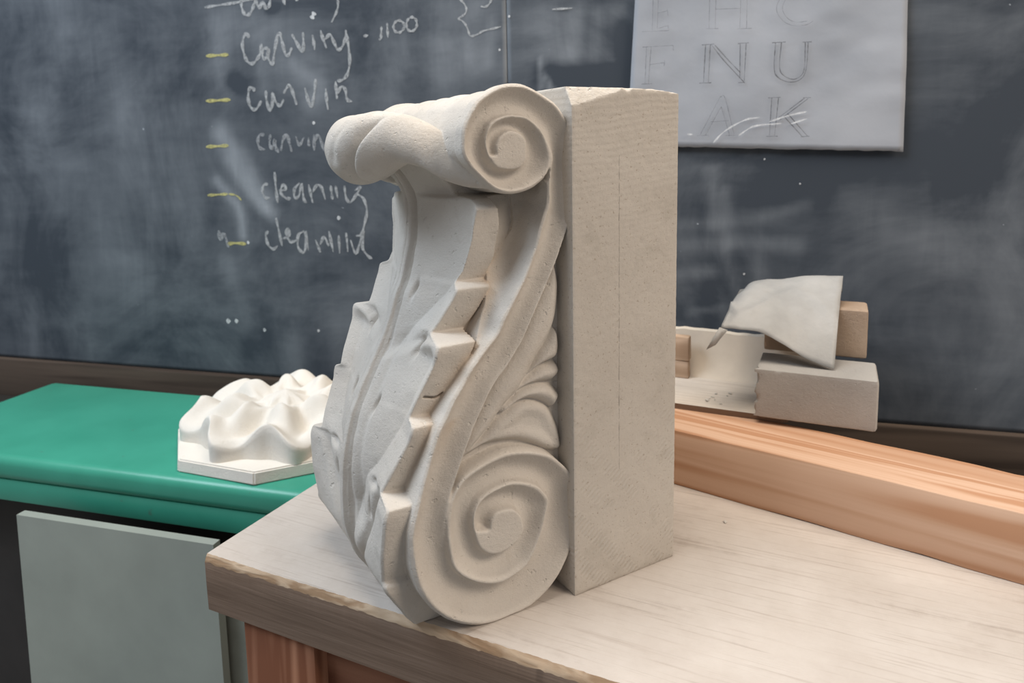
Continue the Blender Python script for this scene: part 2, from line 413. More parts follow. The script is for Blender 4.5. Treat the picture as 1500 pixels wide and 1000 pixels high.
def build_corbel():
    h = 0.0008
    xs = np.arange(-0.1665, 0.0035, h).astype(np.float32)
    vs = ((np.arange(int(0.1105 / h)) + 0.5) * h).astype(np.float32)
    zs = np.arange(-0.0022, 0.4245, h).astype(np.float32)
    X2, Z2 = np.meshgrid(xs.astype(float), zs.astype(float), indexing='ij')
    h2 = h / 2
    xa = (xs.astype(float)[:, None] + np.array([-.25, .25]) * h).ravel(); za = (zs.astype(float)[:, None] + np.array([-.25, .25]) * h).ravel()
    Xa, Za = np.meshgrid(xa, za, indexing='ij')
    dep, zone = corbel_depth(Xa, Za)
    i0 = np.argmin(np.hypot(*(lo - px2([(842, 776)])[0]).T))
    iu = np.argmin(np.hypot(*(up - px2([(801, 259)])[0]).T))
    end = [np.array([0.006, lo[i0][1]]), np.array([0.006, px2([(838, 215)])[0][1]])]
    out = np.vstack([up[4:iu], fe[:-1], lo[:i0], end])
    dep = np.where(poly_sdf(out, Xa, Za) > -0.0003, 0.0008, dep)
    dep = dep.reshape(len(xs), 2, len(zs), 2).mean((1, 3)); zone = zone[::2, ::2]
    # slight blur of the relief keeps arrises worn
    def blur(a):
        p = np.pad(a, 1, mode='edge'); return (p[:-2, 1:-1] + p[2:, 1:-1] + p[1:-1, :-2] + p[1:-1, 2:] + 2 * a) / 6
    dep = blur(blur(dep))
    # body outline
    i0 = np.argmin(np.hypot(*(lo - px2([(842, 776)])[0]).T))
    iu = np.argmin(np.hypot(*(up - px2([(801, 259)])[0]).T))
    end = [np.array([0.006, lo[i0][1]]), np.array([0.006, px2([(838, 215)])[0][1]])]
    out = np.vstack([up[4:iu], fe[:-1], lo[:i0], end])
    sd2 = poly_sdf(out, X2, Z2)
    # core under the leaf
    v = vs[None, :, None]; X = xs[:, None, None]; Z = zs[None, None, :]
    nrm = np.stack(np.meshgrid(xs, vs, zs, indexing='ij'), -1)[::4, ::4, ::4]
    wob = hash_noise(nrm.astype(float), 90, 3) * 0.00035 + hash_noise(nrm.astype(float), 28, 5) * 0.0006
    del nrm
    wob = wob.astype(np.float32)
    for ax, n_ in enumerate((len(xs), len(vs), len(zs))):     # linear upsample
        q = np.clip(np.arange(n_) / 4, 0, wob.shape[ax] - 1.001); i_ = q.astype(int); f_ = (q - i_).astype(np.float32)
        sh = [1, 1, 1]; sh[ax] = n_; f_ = f_.reshape(sh)
        wob = np.take(wob, i_, ax) * (1 - f_) + np.take(wob, i_ + 1, ax) * f_
    # bolster: rings along the roll joining the two upper scrolls
    vv = vs[None, :, None]
    ring = 0.0035 * sstep(0.012, 0.020, HW - vv) - 0.0016 * np.abs(np.sin((HW - vv - 0.02) / 0.019 * math.pi / 2)) * sstep(0.018, 0.024, HW - vv)
    ring = ring * sstep(0.335, 0.350, Z)
    # chamfered outer lip
    f_out = sd2[:, None, :].astype(np.float32) + ring
    f_side = (vv - (HW - dep[:, None, :])).astype(np.float32)
    f_body = smax(f_out, f_side, 0.0015) if False else np.maximum(np.maximum(f_out, f_side), (f_out + (vv - HW) + 0.0032) * 0.707)
    bk = np.interp(zs, BK[:, 0], BK[:, 1])[None, None, :]
    core = np.maximum(np.maximum(bk + 0.009 - 0.005 * sstep(0.215, 0.27, Z) + 0.028 * sstep(0.272, 0.315, Z) - X, vv - (HW - 0.014 - 0.010 * sstep(0.215, 0.25, Z) - 0.02 * sstep(0.25, 0.3, Z))), np.maximum(sd2[:, None, :] - 0.07, Z - 0.38)).astype(np.float32)
    core = np.maximum(core, 0.004 - Z)
    core = np.maximum(core, X - (bk + 0.028 + 0.03 * sstep(0.215, 0.27, Z)))
    f_body = smin(f_body, core, 0.0035 + 0.0085 * sstep(0.215, 0.27, Z))
    f_body = np.maximum(f_body, -(Z - 0.0)).astype(np.float32)
    # ---- leaf
    lr = np.interp(zs, LR[:, 0], LR[:, 1]); le = np.interp(zs, LE[:, 0], LE[:, 1])
    def sm1(a, n=5):
        for _ in range(n): a = np.concatenate([a[:1], (a[:-2] + a[1:-1] + a[2:]) / 3, a[-1:]])
        return a
    lr, le = sm1(lr, 30), sm1(le, 12)
    wz = np.zeros(len(zs)); led = np.zeros(len(zs))
    for z0, z1, y0, y1 in LOBE:
        k = (zs >= z0) & (zs < z1); t = (zs[k] - z0) / (z1 - z0)
        wz[k] = YC - (y0 + (y1 - y0) * np.clip(t * 1.15, 0, 1) ** 0.8)
    wz = sm1(wz, 4)
    V, Zz = np.meshgrid(vs.astype(float), zs.astype(float), indexing='ij'); W = wz[None, :]
    s = np.clip(V / W, 0, 1.2)
    L = lr[None, :] + (le - lr)[None, :] * sstep(0.15, 1.0, s)
    # veins: a valley line climbs from the rib to each pair of lobes
    v1 = np.interp(zs, V1[:, 0], V1[:, 1])[None, :]; v2 = np.interp(zs, V2[:, 0], V2[:, 1])[None, :]
    def tent(vc, dpt, wr=0.05):
        a = np.clip(1 - (vc - V) / np.maximum(vc - 0.006, 0.006), 0, 1) * (V <= vc)
        b = np.clip(1 - (V - vc) / np.maximum(W - vc + 0.004, 0.006), 0, 1) * (V > vc)
        q = np.where(V <= vc, a ** 0.9, b); return dpt * q
    g1 = tent(v1, 0.0100) * sstep(0.185, 0.215, Zz) * (1 - sstep(0.295, 0.35, Zz))
    g2 = tent(v2, 0.0105) * sstep(0.045, 0.085, Zz) * (1 - sstep(0.212, 0.228, Zz))
    up_w = sstep(-0.004, 0.004, (V - 0.006) * 0 + (Zz - (0.195 + 0.42 * V)))       # which pair of lobes owns the point
    L = L + g1 * sstep(-0.006, 0.006, Zz - (0.200 + 0.36 * V)) + g2 * (1 - sstep(-0.006, 0.006, Zz - (0.200 + 0.36 * V)))
    # lower lobe proud of the one above along that line
    L = L + 0.004 * np.exp(-((Zz - (0.205 + 0.34 * V)) / 0.005) ** 2) * sstep(0.03, 0.05, V) * (1 - sstep(0.058, 0.068, V))
    # lowest leaflet
    v3 = np.interp(zs, [0.02, 0.06, 0.10, 0.125], [0.012, 0.035, 0.060, 0.072])[None, :]
    L = L + 0.006 * np.exp(-((V - v3) / 0.006) ** 2) * sstep(0.01, 0.04, Zz) * (1 - sstep(0.10, 0.125, Zz))
    # mid rib with a groove each side
    ribw = 0.0042 - 0.001 * (Zz - 0.1) / 0.25
    L = L - 0.0022 * (1 - sstep(ribw - 0.001, ribw + 0.0012, V))
    L = L + (0.0036 + 0.0034 * sstep(0.22, 0.30, Zz)) * np.exp(-((V - ribw - 0.0038) / (0.0027 + 0.0012 * sstep(0.24, 0.3, Zz))) ** 2)
    # second fainter flutes
    L = L + 0.0016 * np.exp(-((V - 0.021 - 0.03 * np.clip(Zz - 0.1, 0, 1)) / 0.004) ** 2) * sstep(0.06, 0.1, Zz) * (1 - sstep(0.2, 0.24, Zz))
    # drilled eyes
    for zc, vc, az, av, dp in ((0.2165, 0.0520, 0.0065, 0.0042, 0.009), (0.168, 0.0265, 0.007, 0.003, 0.006), (0.258, 0.0228, 0.007, 0.003, 0.005), (0.089, 0.041, 0.008, 0.003, 0.006), (0.1135, 0.050, 0.004, 0.008, 0.005)):
        q = ((Zz - zc) / az - 0.5 * (V - vc) / av) ** 2 + ((V - vc) / av) ** 2
        L = L + dp * np.exp(-q * 1.3)
    L3 = L[None].astype(np.float32)
    thick = 0.024
    back = np.maximum(bk, -0.2)
    inner = sstep(0.052, 0.072, vv)           # only the free lobes are undercut
    f_leaf = np.maximum(np.maximum((L3 - X) * 0.75, (vv - W[None]) * 0.85), X - (back + 0.004 + 0.05 * (1 - inner)))
    # worn arris where face meets side wall
    f_leaf = np.maximum(f_leaf, ((L3 - X) + (vv - W[None]) + 0.0020) * 0.62)
    f_leaf = np.maximum(f_leaf, np.maximum(0.0008 - Z, Z - 0.368)).astype(np.float32)
    crk = line_dist(px2([(618, 579), (634, 580), (642, 575), (648, 570), (660, 567)], 0.03), X2, Z2)[:, None, :]
    f_leaf = np.maximum(f_leaf, np.where(vv > W[None] - 0.004, 0.0011 - crk, -1).astype(np.float32))
    # lobe 1 rounded tip
    f_leaf = np.maximum(f_leaf, np.where(Z > 0.30, np.sqrt(np.maximum(vv - 0.066, 0) ** 2 + np.maximum(Z - 0.312, 0) ** 2) - 0.0255, -1).astype(np.float32) * sstep(0.060, 0.064, vv) - (1 - sstep(0.060, 0.064, vv)))
    # ---- curled tip
    kv = [0, .015, .03, .05, .065, .073, .082, .09]
    def tipcurve(q):
        a = np.interp(vs, kv, q)
        for _ in range(12): a = np.concatenate([a[:1], (a[:-2] + a[1:-1] + a[2:]) / 3, a[-1:]])
        return a[None, :, None]
    cx = tipcurve([-.1290, -.1285, -.1240, -.1120, -.0970, -.0880, -.0750, -.060])
    cz = tipcurve([.3738, .3742, .3795, .3825, .3745, .3645, .356, .350])
    cr = tipcurve([.0288, .0284, .0248, .0182, .0160, .0145, .0115, .008])
    rad = np.sqrt((X - cx) ** 2 + (Z - cz) ** 2)
    f_curl = (rad - cr) * 0.85
    dg = vv - (0.0165 + 0.62 * np.clip(Z - 0.352, 0, 1))          # cleft between the middle and outer lobes of the tip
    f_curl = f_curl + np.where(dg < 0, 0.0062 * np.exp(np.minimum(dg, 0) / 0.006), 0.0062 * np.exp(-np.maximum(dg, 0) / 0.0016)) * (1 - sstep(0.382, 0.402, Z))
    f_curl = f_curl + 0.0012 * np.exp(-((vv - 0.006 - 0.35 * np.clip(Z - 0.36, 0, 1)) / 0.004) ** 2) * sstep(0.36, 0.37, Z) * (1 - sstep(0.385, 0.40, Z))
    # the underside of the curl is hollow: scoop
    top = np.maximum(np.maximum(Z - (cz + cr * (0.72 - 0.62 * sstep(0.015, 0.05, vv))), (cz - 0.006) - Z), np.maximum(cx - X, np.maximum(X + 0.052, vv - 0.080)))
    f_curl = smin(f_curl, top, 0.006)
    f_curl = np.maximum(f_curl, vv - 0.096)
    neck = smin(f_leaf, f_curl.astype(np.float32), 0.0045)
    f_leaf = neck.astype(np.float32)
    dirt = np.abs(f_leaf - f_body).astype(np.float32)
    Fh = np.minimum(f_body, f_leaf) + wob
    owner_leaf = (f_leaf < f_body)
    Fh[:, :, :1] = 1; Fh[0] = 1; Fh[-1] = 1; Fh[:, -1] = 1; Fh[:, :, -1] = 1
    full = np.concatenate([Fh[:, ::-1], Fh], 1)
    y0 = YC - vs[-1]
    Vt, Q = surface_nets(full, (xs[0], y0, zs[0]), h)
    nr = vert_normals(Vt, Q)
    # outward check
    cen = Vt.mean(0)
    if ((Vt - cen) * nr).sum() < 0: Q = Q[:, ::-1]; nr = -nr
    # which part does a vertex belong to
    ix = np.clip(np.rint((Vt[:, 0] - xs[0]) / h).astype(int), 0, len(xs) - 1)
    iv = np.clip(np.rint((np.abs(Vt[:, 1] - YC) - vs[0]) / h).astype(int), 0, len(vs) - 1)
    iz = np.clip(np.rint((Vt[:, 2] - zs[0]) / h).astype(int), 0, len(zs) - 1)
    isleaf = owner_leaf[ix, iv, iz]
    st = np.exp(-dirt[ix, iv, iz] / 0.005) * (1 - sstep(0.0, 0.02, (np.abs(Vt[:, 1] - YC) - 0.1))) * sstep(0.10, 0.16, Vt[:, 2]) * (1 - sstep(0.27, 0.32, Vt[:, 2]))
    zn = zone[ix, iz]; side = np.abs(Vt[:, 1] - YC) > HW - 0.019
    far = Vt[:, 1] > YC
    part = np.zeros(len(Vt), int)                       # 0 body
    part[side & (zn == 1)] = 2; part[side & (zn == 2)] = 3
    part[side & (zn == 3) & (Vt[:, 2] > 0.128) & (Vt[:, 2] < 0.315)] = 4
    part[(part >= 2) & far] += 10
    part[isleaf] = 1
    part[isleaf & (((Vt[:, 2] > 0.362)) | ((Vt[:, 0] < -0.100) & (Vt[:, 2] > 0.340)))] = 5
    fp = np.sort(part[Q], 1)[:, 1]
    return Vt, Q, nr, fp, st

corbel = empty('carved_corbel', (0, YC, 0))
tag(corbel, 'pale carved limestone corbel with scrolls and acanthus leaf on square backing block', 'corbel')
Vt, Q, nr, fp, st = build_corbel()
names = {0: 'bracket_body', 1: 'acanthus_leaf', 2: 'upper_volute', 3: 'lower_volute', 4: 'leaf_spray', 5: 'curled_leaf_tip', 12: 'upper_volute', 13: 'lower_volute', 14: 'leaf_spray'}
for k, nm in names.items():
    q = Q[fp == k]
    if not len(q): continue
    u, inv = np.unique(q.ravel(), return_inverse=True)
    me = fast_mesh(nm, Vt[u] - np.array([0, YC, 0]), inv.reshape(-1, 4))
    a = me.attributes.new('stain', 'FLOAT', 'POINT'); a.data.foreach_set('value', st[u].astype(np.float32))
    me.normals_split_custom_set_from_vertices(nr[u].tolist())
    link(nm, me, M['stone'], corbel)
del Vt, Q, nr, fp, st

# backing block of the corbel, broken near corner and chipped top arris
BD, BW, BH = 0.1127, 0.226, 0.42
def build_block():
    h = 0.0016
    xs = np.arange(-0.004, BD + 0.005, h); ys = np.arange(-0.004, BW + 0.005, h); zs = np.arange(-0.0045, BH + 0.0055, h)
    X = xs[:, None, None]; Y = ys[None, :, None]; Z = zs[None, None, :]
    r = 0.0012
    qx = np.abs(X - BD / 2) - BD / 2 + r; qy = np.abs(Y - BW / 2) - BW / 2 + r; qz = np.abs(Z - BH / 2) - BH / 2 + r
    f = np.sqrt(np.maximum(qx, 0) ** 2 + np.maximum(qy, 0) ** 2 + np.maximum(qz, 0) ** 2) + np.minimum(np.maximum(qx, np.maximum(qy, qz)), 0) - r
    G = np.stack(np.meshgrid(xs, ys, zs, indexing='ij'), -1)
    n1 = hash_noise(G[:, :, -40:], 160, 2); n0 = hash_noise(G[:, :, -40:], 420, 9)
    Gt = Z[:, :, -40:]
    # corner break: a slanted fracture over the near top corner
    chip = -( (X - 0.0) / 0.060 + (Y - 0.0) / 0.0085 + (BH - Gt) / 0.0165 - 1.0) * 0.012 + n1 * 0.0012 + n0 * 0.0006
    edge = -((Y - 0.0) + (BH - Gt) - 0.0012 - 0.0022 * np.maximum(n1, 0)) * 0.7
    far_ch = -((BD - X) / 0.030 + Y / 0.03 + (BH - Gt) / 0.0032 - 1.0) * 0.003 + n0 * 0.0005
    f[:, :, -40:] = np.maximum(np.maximum(f[:, :, -40:], chip), np.maximum(edge, far_ch))
    n2 = hash_noise(G[:, :3 + 6], 300, 4)
    f[:, :9] += np.maximum(n2, 0) * 0.0004
    f += 0.0
    Vb, Qb = surface_nets(f.astype(np.float32), (xs[0], ys[0], zs[0]), h)
    nr = vert_normals(Vb, Qb)
    if ((Vb - Vb.mean(0)) * nr).sum() < 0: Qb = Qb[:, ::-1]
    return Vb, Qb
Vb, Qb = build_block()
# sawn-stone material: drag lines near the top, diagonal claw marks near the foot
m, nt, b = mat('sawn_limestone'); v = coords(nt)
col = ramp(nt, noise(nt, v, 9, 6), [(0.3, (0.50, 0.455, 0.40)), (0.7, (0.57, 0.525, 0.465))])
st_ = noise(nt, v, 24, 6, 0.7)
col = mixc(nt, math_(nt, 'MULTIPLY', ramp(nt, st_, [(0.55, (0, 0, 0)), (0.78, (1, 1, 1))]), 0.5), col, (0.36, 0.33, 0.28))
spk = noise(nt, v, 380, 3, 0.7)
col = mixc(nt, ramp(nt, spk, [(0.30, (1, 1, 1)), (0.40, (0, 0, 0))]), col, (0.36, 0.30, 0.24))
nt.links.new(col, b.inputs['Base Color']); b.inputs['Roughness'].default_value = 0.93; b.inputs['Specular IOR Level'].default_value = 0.12
sep = N(nt, 'ShaderNodeSeparateXYZ'); nt.links.new(v, sep.inputs[0])
zc = sep.outputs[2]; xc = sep.outputs[0]
wob = noise(nt, v, 30, 2)
# slightly tilted saw lines at the top
ph = math_(nt, 'ADD', math_(nt, 'MULTIPLY', zc, 1150.0), math_(nt, 'MULTIPLY', xc, -120.0)); ph = math_(nt, 'ADD', ph, math_(nt, 'MULTIPLY', wob, 9.0))
saw = math_(nt, 'SINE', ph)
mz = N(nt, 'ShaderNodeMapRange'); nt.links.new(zc, mz.inputs[0]); mz.inputs[1].default_value = 0.24; mz.inputs[2].default_value = 0.40
k1 = math_(nt, 'MULTIPLY', saw, mz.outputs[0])
k1 = math_(nt, 'MULTIPLY', k1, noise(nt, coords(nt, (20, 20, 160)), 1, 3))
# diagonal claw rows near the foot: fine ticks inside slanted rows
u_ = math_(nt, 'ADD', math_(nt, 'MULTIPLY', xc, 0.74), math_(nt, 'MULTIPLY', zc, 0.67))
t_ = math_(nt, 'SUBTRACT', math_(nt, 'MULTIPLY', zc, 0.74), math_(nt, 'MULTIPLY', xc, 0.67))
ticks = math_(nt, 'SINE', math_(nt, 'MULTIPLY', t_, 1500.0))
rows = ramp(nt, math_(nt, 'SINE', math_(nt, 'ADD', math_(nt, 'MULTIPLY', u_, 260.0), math_(nt, 'MULTIPLY', wob, 3.0))), [(0.1, (0, 0, 0)), (0.6, (1, 1, 1))])
mz2 = N(nt, 'ShaderNodeMapRange'); nt.links.new(zc, mz2.inputs[0]); mz2.inputs[1].default_value = 0.17; mz2.inputs[2].default_value = 0.10
k2 = math_(nt, 'MULTIPLY', math_(nt, 'MULTIPLY', ticks, rows), mz2.outputs[0])
k2 = math_(nt, 'MULTIPLY', k2, ramp(nt, noise(nt, v, 22, 2), [(0.42, (0, 0, 0)), (0.6, (1, 1, 1))]))
hgt = math_(nt, 'ADD', math_(nt, 'MULTIPLY', k1, 0.26), math_(nt, 'MULTIPLY', k2, 0.55))
hgt = math_(nt, 'ADD', hgt, noise(nt, v, 320, 5, 0.75))
bump(nt, b, hgt, 0.5, 0.0012)
M['sawn'] = m
me = fast_mesh('backing_block', Vb - np.array([0, YC, 0]), Qb)
cen = Vb[Qb].mean(1)
nb_ = np.cross(Vb[Qb[:, 2]] - Vb[Qb[:, 0]], Vb[Qb[:, 3]] - Vb[Qb[:, 1]]); nb_ /= np.linalg.norm(nb_, axis=1, keepdims=True) + 1e-12
fresh = (np.abs(nb_).max(1) < 0.93) & (cen[:, 2] > 0.39)
bo = link('backing_block', me, [M['sawn'], M['chip_fresh']], corbel)
me.polygons.foreach_set('material_index', fresh.astype(np.int32)); mod_auto(bo, 40)
# pencil centre line down the sawn face
M['pencil'] = plain_mat('graphite', (0.20, 0.19, 0.18), 0.6, 0.3, 200, 0.0)
M['pencil_faint'] = plain_mat('graphite_faint', (0.44, 0.40, 0.355), 0.8, 0.25, 200, 0.0)
bm = bmesh.new(); 
for i in range(24):
    z0, z1 = 0.10 + i * 0.0112, 0.10 + (i + rng.uniform(0.75, 1.0)) * 0.0112
    box_bm(bm, 0.0478 - z0 * 0.002, 0.0481 - z0 * 0.002, -YC - 0.00015, -YC + 0.0004, z0, z1)
tag(bm_obj('pencil_line', bm, M['pencil_faint'], corbel), 'faint pencil line down the sawn face')

# ================================================================== WORKBENCH
bench = empty('workbench', tuple(TC), T_ANG)
tag(bench, 'heavy wooden workbench with dusty pale top and worn front edge', 'workbench')
def dusty_top(name, dust, dust_hi):
    m, nt, b = mat(name); sc = (4, 75, 75)
    v = coords(nt, sc); g = noise(nt, v, 1.0, 6, 0.65, 0.5)
    fine = noise(nt, coords(nt, (9, 330, 330)), 1.0, 3, 0.6)
    wood = ramp(nt, math_(nt, 'ADD', math_(nt, 'MULTIPLY', g, 0.75), math_(nt, 'MULTIPLY', fine, 0.25)), [(0.25, (0.115, 0.075, 0.052)), (0.5, (0.21, 0.145, 0.105)), (0.75, (0.27, 0.195, 0.15))])
    ge = N(nt, 'ShaderNodeNewGeometry'); sp = N(nt, 'ShaderNodeSeparateXYZ'); nt.links.new(ge.outputs['True Normal'], sp.inputs[0])
    upf = ramp(nt, sp.outputs[2], [(0.80, (0, 0, 0)), (0.97, (1, 1, 1))])
    cl = noise(nt, coords(nt), 7, 7, 0.7)
    dcol = ramp(nt, cl, [(0.3, dust), (0.7, dust_hi)])
    k = math_(nt, 'ADD', math_(nt, 'MULTIPLY', cl, 0.75), math_(nt, 'MULTIPLY', g, 0.75))
    k = ramp(nt, k, [(0.42, (0.55, 0.55, 0.55)), (0.66, (0.96, 0.96, 0.96))])
    k = math_(nt, 'MULTIPLY', k, math_(nt, 'ADD', math_(nt, 'MULTIPLY', ramp(nt, fine, [(0.32, (0, 0, 0)), (0.45, (1, 1, 1))]), 0.25), 0.75))
    k = math_(nt, 'MULTIPLY', k, upf)
    nt.links.new(mixc(nt, k, wood, dcol), b.inputs['Base Color'])
    b.inputs['Roughness'].default_value = 0.85; b.inputs['Specular IOR Level'].default_value = 0.15
    hh = math_(nt, 'ADD', math_(nt, 'MULTIPLY', g, 0.7), fine)
    bump(nt, b, hh, 0.35, 0.0012)
    return m
M['bench_top'] = dusty_top('dusty_bench_wood', (0.50, 0.44, 0.385), (0.63, 0.575, 0.52))
M['arris'] = wood_mat('worn_arris_wood', (0.34, 0.22, 0.13), (0.56, 0.42, 0.29), scale=(30, 160, 160), bstr=0.5)
M['red_wood'] = wood_mat('varnished_pine', (0.20, 0.075, 0.038), (0.40, 0.19, 0.11), scale=(40, 40, 2.2), bstr=0.2, band=22)
M['red_wood_h'] = wood_mat('varnished_pine_rail', (0.17, 0.065, 0.035), (0.34, 0.16, 0.095), scale=(2.2, 40, 40), bstr=0.2, band=22)
TL, TD, TT = 1.35, 0.485, 0.0555
bm = bmesh.new(); rings = []; n = 520
for i in range(n + 1):
    x = TL * i / n
    q = np.array([[x, 0.0, 0.0]])
    a = float(hash_noise(q, 55, 1)[0]); c2 = float(hash_noise(q, 140, 2)[0]); d2 = float(hash_noise(q, 18, 3)[0])
    dz = 0.0070 + 0.0003 * a + 0.0005 * c2 + 0.0006 * d2 + 0.0007 * float(hash_noise(q, 330, 16)[0]); dy = 0.0036 + 0.0003 * a + 0.0005 * float(hash_noise(q, 260, 6)[0]) + 0.0004 * d2
    sec = [(0.0005, -TT), (0.0, -TT * 0.5), (0.0, -dz), (dy * 0.40, -dz * 0.48), (dy, -0.0002), (dy + 0.02, 0), (TD * 0.5, 0), (TD, 0), (TD, -TT)]
    rings.append([bm.verts.new((x, y, z)) for y, z in sec])
for i in range(n):
    for j in range(len(sec)):
        k = (j + 1) % len(sec)
        f = bm.faces.new((rings[i][j], rings[i + 1][j], rings[i + 1][k], rings[i][k]))
        f.material_index = 1 if j in (2, 3) else 0
bm.faces.new(rings[0]); bm.faces.new(rings[-1][::-1])
top = bm_obj('bench_top', bm, [M['bench_top'], M['arris']], bench); mod_auto(top, 25)
LEGX = [0.040, TL - 0.125]; LH = -TT + 0.001
for lx in LEGX:
    for ly in (0.004, TD - 0.10):
        worn_box('leg', lx, lx + 0.084, ly, ly + 0.084, FLOOR, LH, M['red_wood'], bench, 0.0025, 0.3, 0.0)
worn_box('front_rail', LEGX[0] + 0.083, LEGX[1] + 0.001, 0.020, 0.058, -TT - 0.13, LH, M['red_wood_h'], bench, 0.002, 0.3, 0.0)
worn_box('back_rail', LEGX[0] + 0.083, LEGX[1] + 0.001, TD - 0.07, TD - 0.035, -TT - 0.13, LH, M['red_wood_h'], bench, 0.002, 0.3, 0.0)
for lx in LEGX: worn_box('side_rail', lx + 0.022, lx + 0.060, 0.087, TD - 0.099, -TT - 0.13, LH, M['red_wood_h'], bench, 0.002, 0.3, 0.0)

# ================================================================== TIMBERS ON THE BENCH
b1, b2 = on_z((991, 710), 0), on_z((1181, 765), 0)
bd = (b2 - b1) / np.linalg.norm(b2 - b1); B_ANG = math.atan2(bd[1], bd[0])
M['pine'] = wood_mat('fresh_pine', (0.52, 0.28, 0.16), (0.70, 0.47, 0.33), scale=(1.3, 60, 60), bstr=0.12, band=26)
beam = empty('pine_beam', tuple(b1), B_ANG)
tag(beam, 'square pine beam of fresh orange wood lying across the bench', 'beam')
worn_box('timber', -0.16, 0.36, 0.0, 0.088, 0.0, 0.063, M['pine'], beam, 0.0016, 0.03, 0.0008, 4)
SH = 0.063; SHT = 0.007
s0 = on_z((1154, 621), SH)                       # near right corner of the thin shelf board
shelf = empty('shelf_board', tuple(s0), T_ANG)
tag(shelf, 'thin dusty board resting on the pine beam and carrying stones', 'board')
M['shelf'] = dusty_top('dusty_board', (0.54, 0.48, 0.41), (0.68, 0.62, 0.55))
bm = bmesh.new(); vs_b, fs_b = box_bm(bm, -0.36, 0.0, 0.0, 0.158, 0.0, SHT)
# clipped, slightly splintered corner
bmesh.ops.bevel(bm, geom=[e for e in bm.edges if all(abs(v.co.x) < 1e-6 and abs(v.co.y) < 1e-6 for v in e.verts)], offset=0.006, segments=1, affect='EDGES')
bm_obj('panel', bm, M['shelf'], shelf)
# bearer holding the back of the shelf board, standing on the bench
bearer = worn_box('timber_bearer', -0.34, -0.02, 0.070, 0.104, 0.0, SH, M['pine'], None, 0.0015, 0.05, 0.0005, 8)
bearer.location = (s0[0], s0[1], 0); bearer.rotation_euler = (0, 0, T_ANG)
tag(bearer, 'pine bearer hidden under the back of the thin dusty board', 'timber')
ST = SH + SHT
u0 = on_z((1060, 557), ST)
ub = empty('upright_board', tuple(u0), T_ANG)
tag(ub, 'pale dusty upright board standing along the back of the shelf', 'board')
bm = bmesh.new(); nb = 60; rows = []
for i in range(nb + 1):
    x = -0.13 + 0.24 * i / nb
    nz = float(hash_noise(np.array([[x, 0, 0]]), 90, 3)[0]) * 0.0012
    zt = 0.062 + nz - 0.004 * sstep(-0.13, -0.03, x) 
    pr_ = [(0.0, -SHT * 0 + 0.0), (0.010, 0.012), (0.016, 0.030), (0.020, zt), (0.034, zt), (0.034, 0.0)]
    rows.append([bm.verts.new((x, y, z)) for y, z in pr_])
for i in range(nb):
    for j in range(6):
        k = (j + 1) % 6; bm.faces.new((rows[i][j], rows[i + 1][j], rows[i + 1][k], rows[i][k]))
bm.faces.new(rows[0]); bm.faces.new(rows[-1][::-1])
M['upright'] = plain_mat('dust_coated_board', (0.68, 0.60, 0.50), 0.9, 0.1, 14, 0.2, 0.1)
o = bm_obj('panel', bm, M['upright'], ub); mod_auto(o, 50)
# two offcuts stacked at the shelf's back
oc = on_z((1010, 551.5), ST) - TB * 0.010
M['offcut'] = wood_mat('pale_offcut', (0.44, 0.30, 0.20), (0.60, 0.44, 0.32), scale=(6, 70, 70), bstr=0.15)
for i, (za, zb, dx, nm) in enumerate(((0.0, 0.0235, 0.0, 'lower'), (0.0237, 0.056, 0.0008, 'upper'))):
    o = worn_box('wood_offcut', -0.085, 0.0 + dx, 0.0, 0.0135 + 0.002 * i, za, zb, M['offcut'], None, 0.0015, 0.02, 0.001, 20 + i)
    o.location = tuple(oc); o.rotation_euler = (0, 0, T_ANG)
    tag(o, '%s of two small brown wood offcuts stacked behind the backing block' % nm, 'offcut', None)

# ================================================================== STONES AND SHEET AT THE BACK
c0 = on_z((1101, 610), ST); ct = c0 + np.array([0, 0, 0.0565])
st1 = empty('stone_block', tuple(c0), T_ANG)
tag(st1, 'grey limestone block with broken left edge on the shelf board', 'stone')
bm = bmesh.new()
nx_, ny_, nz_ = 40, 24, 14; Lx, Ly, Lz = 0.125, 0.073, 0.0565
def rough_block(name, Lx, Ly, Lz, m, parent, seed, left_rough=0.006, h=0.0028):
    xs = np.arange(-0.012, Lx + 0.008, h); ys = np.arange(-0.008, Ly + 0.009, h); zs = np.arange(-0.006, Lz + 0.007, h)
    X = xs[:, None, None]; Y = ys[None, :, None]; Z = zs[None, None, :]; r = 0.0018
    G = np.stack(np.meshgrid(xs, ys, zs, indexing='ij'), -1)
    n1 = hash_noise(G, 130, seed); n2 = hash_noise(G, 330, seed + 1)
    qx = np.abs(X - Lx / 2) - Lx / 2 + r; qy = np.abs(Y - Ly / 2) - Ly / 2 + r; qz = np.abs(Z - Lz / 2) - Lz / 2 + r
    f = np.sqrt(np.maximum(qx, 0) ** 2 + np.maximum(qy, 0) ** 2 + np.maximum(qz, 0) ** 2) + np.minimum(np.maximum(qx, np.maximum(qy, qz)), 0) - r
    brk = -(X - 0.004 + 0.35 * (Y + 0.0) * 0 - left_rough * (0.7 * n1 + 0.5 * n2) * np.clip(1 - Y / 0.02, 0.25, 1)) + 0.0
    f = np.maximum(f, brk * 0.8) + 0.0002 * n2
    f = np.maximum(f, -Z * 1.0)
    Vb, Qb = surface_nets(f.astype(np.float32), (xs[0], ys[0], zs[0]), h)
    nr = vert_normals(Vb, Qb)
    if ((Vb - Vb.mean(0)) * nr).sum() < 0: Qb = Qb[:, ::-1]
    me = fast_mesh(name, Vb, Qb); o = link(name, me, m, parent); mod_auto(o, 40); return o
bm.free()
M['grey_stone'] = stone_mat('grey_limestone', (0.36, 0.345, 0.325), (0.46, 0.44, 0.41), (0.24, 0.21, 0.18), 1.0)
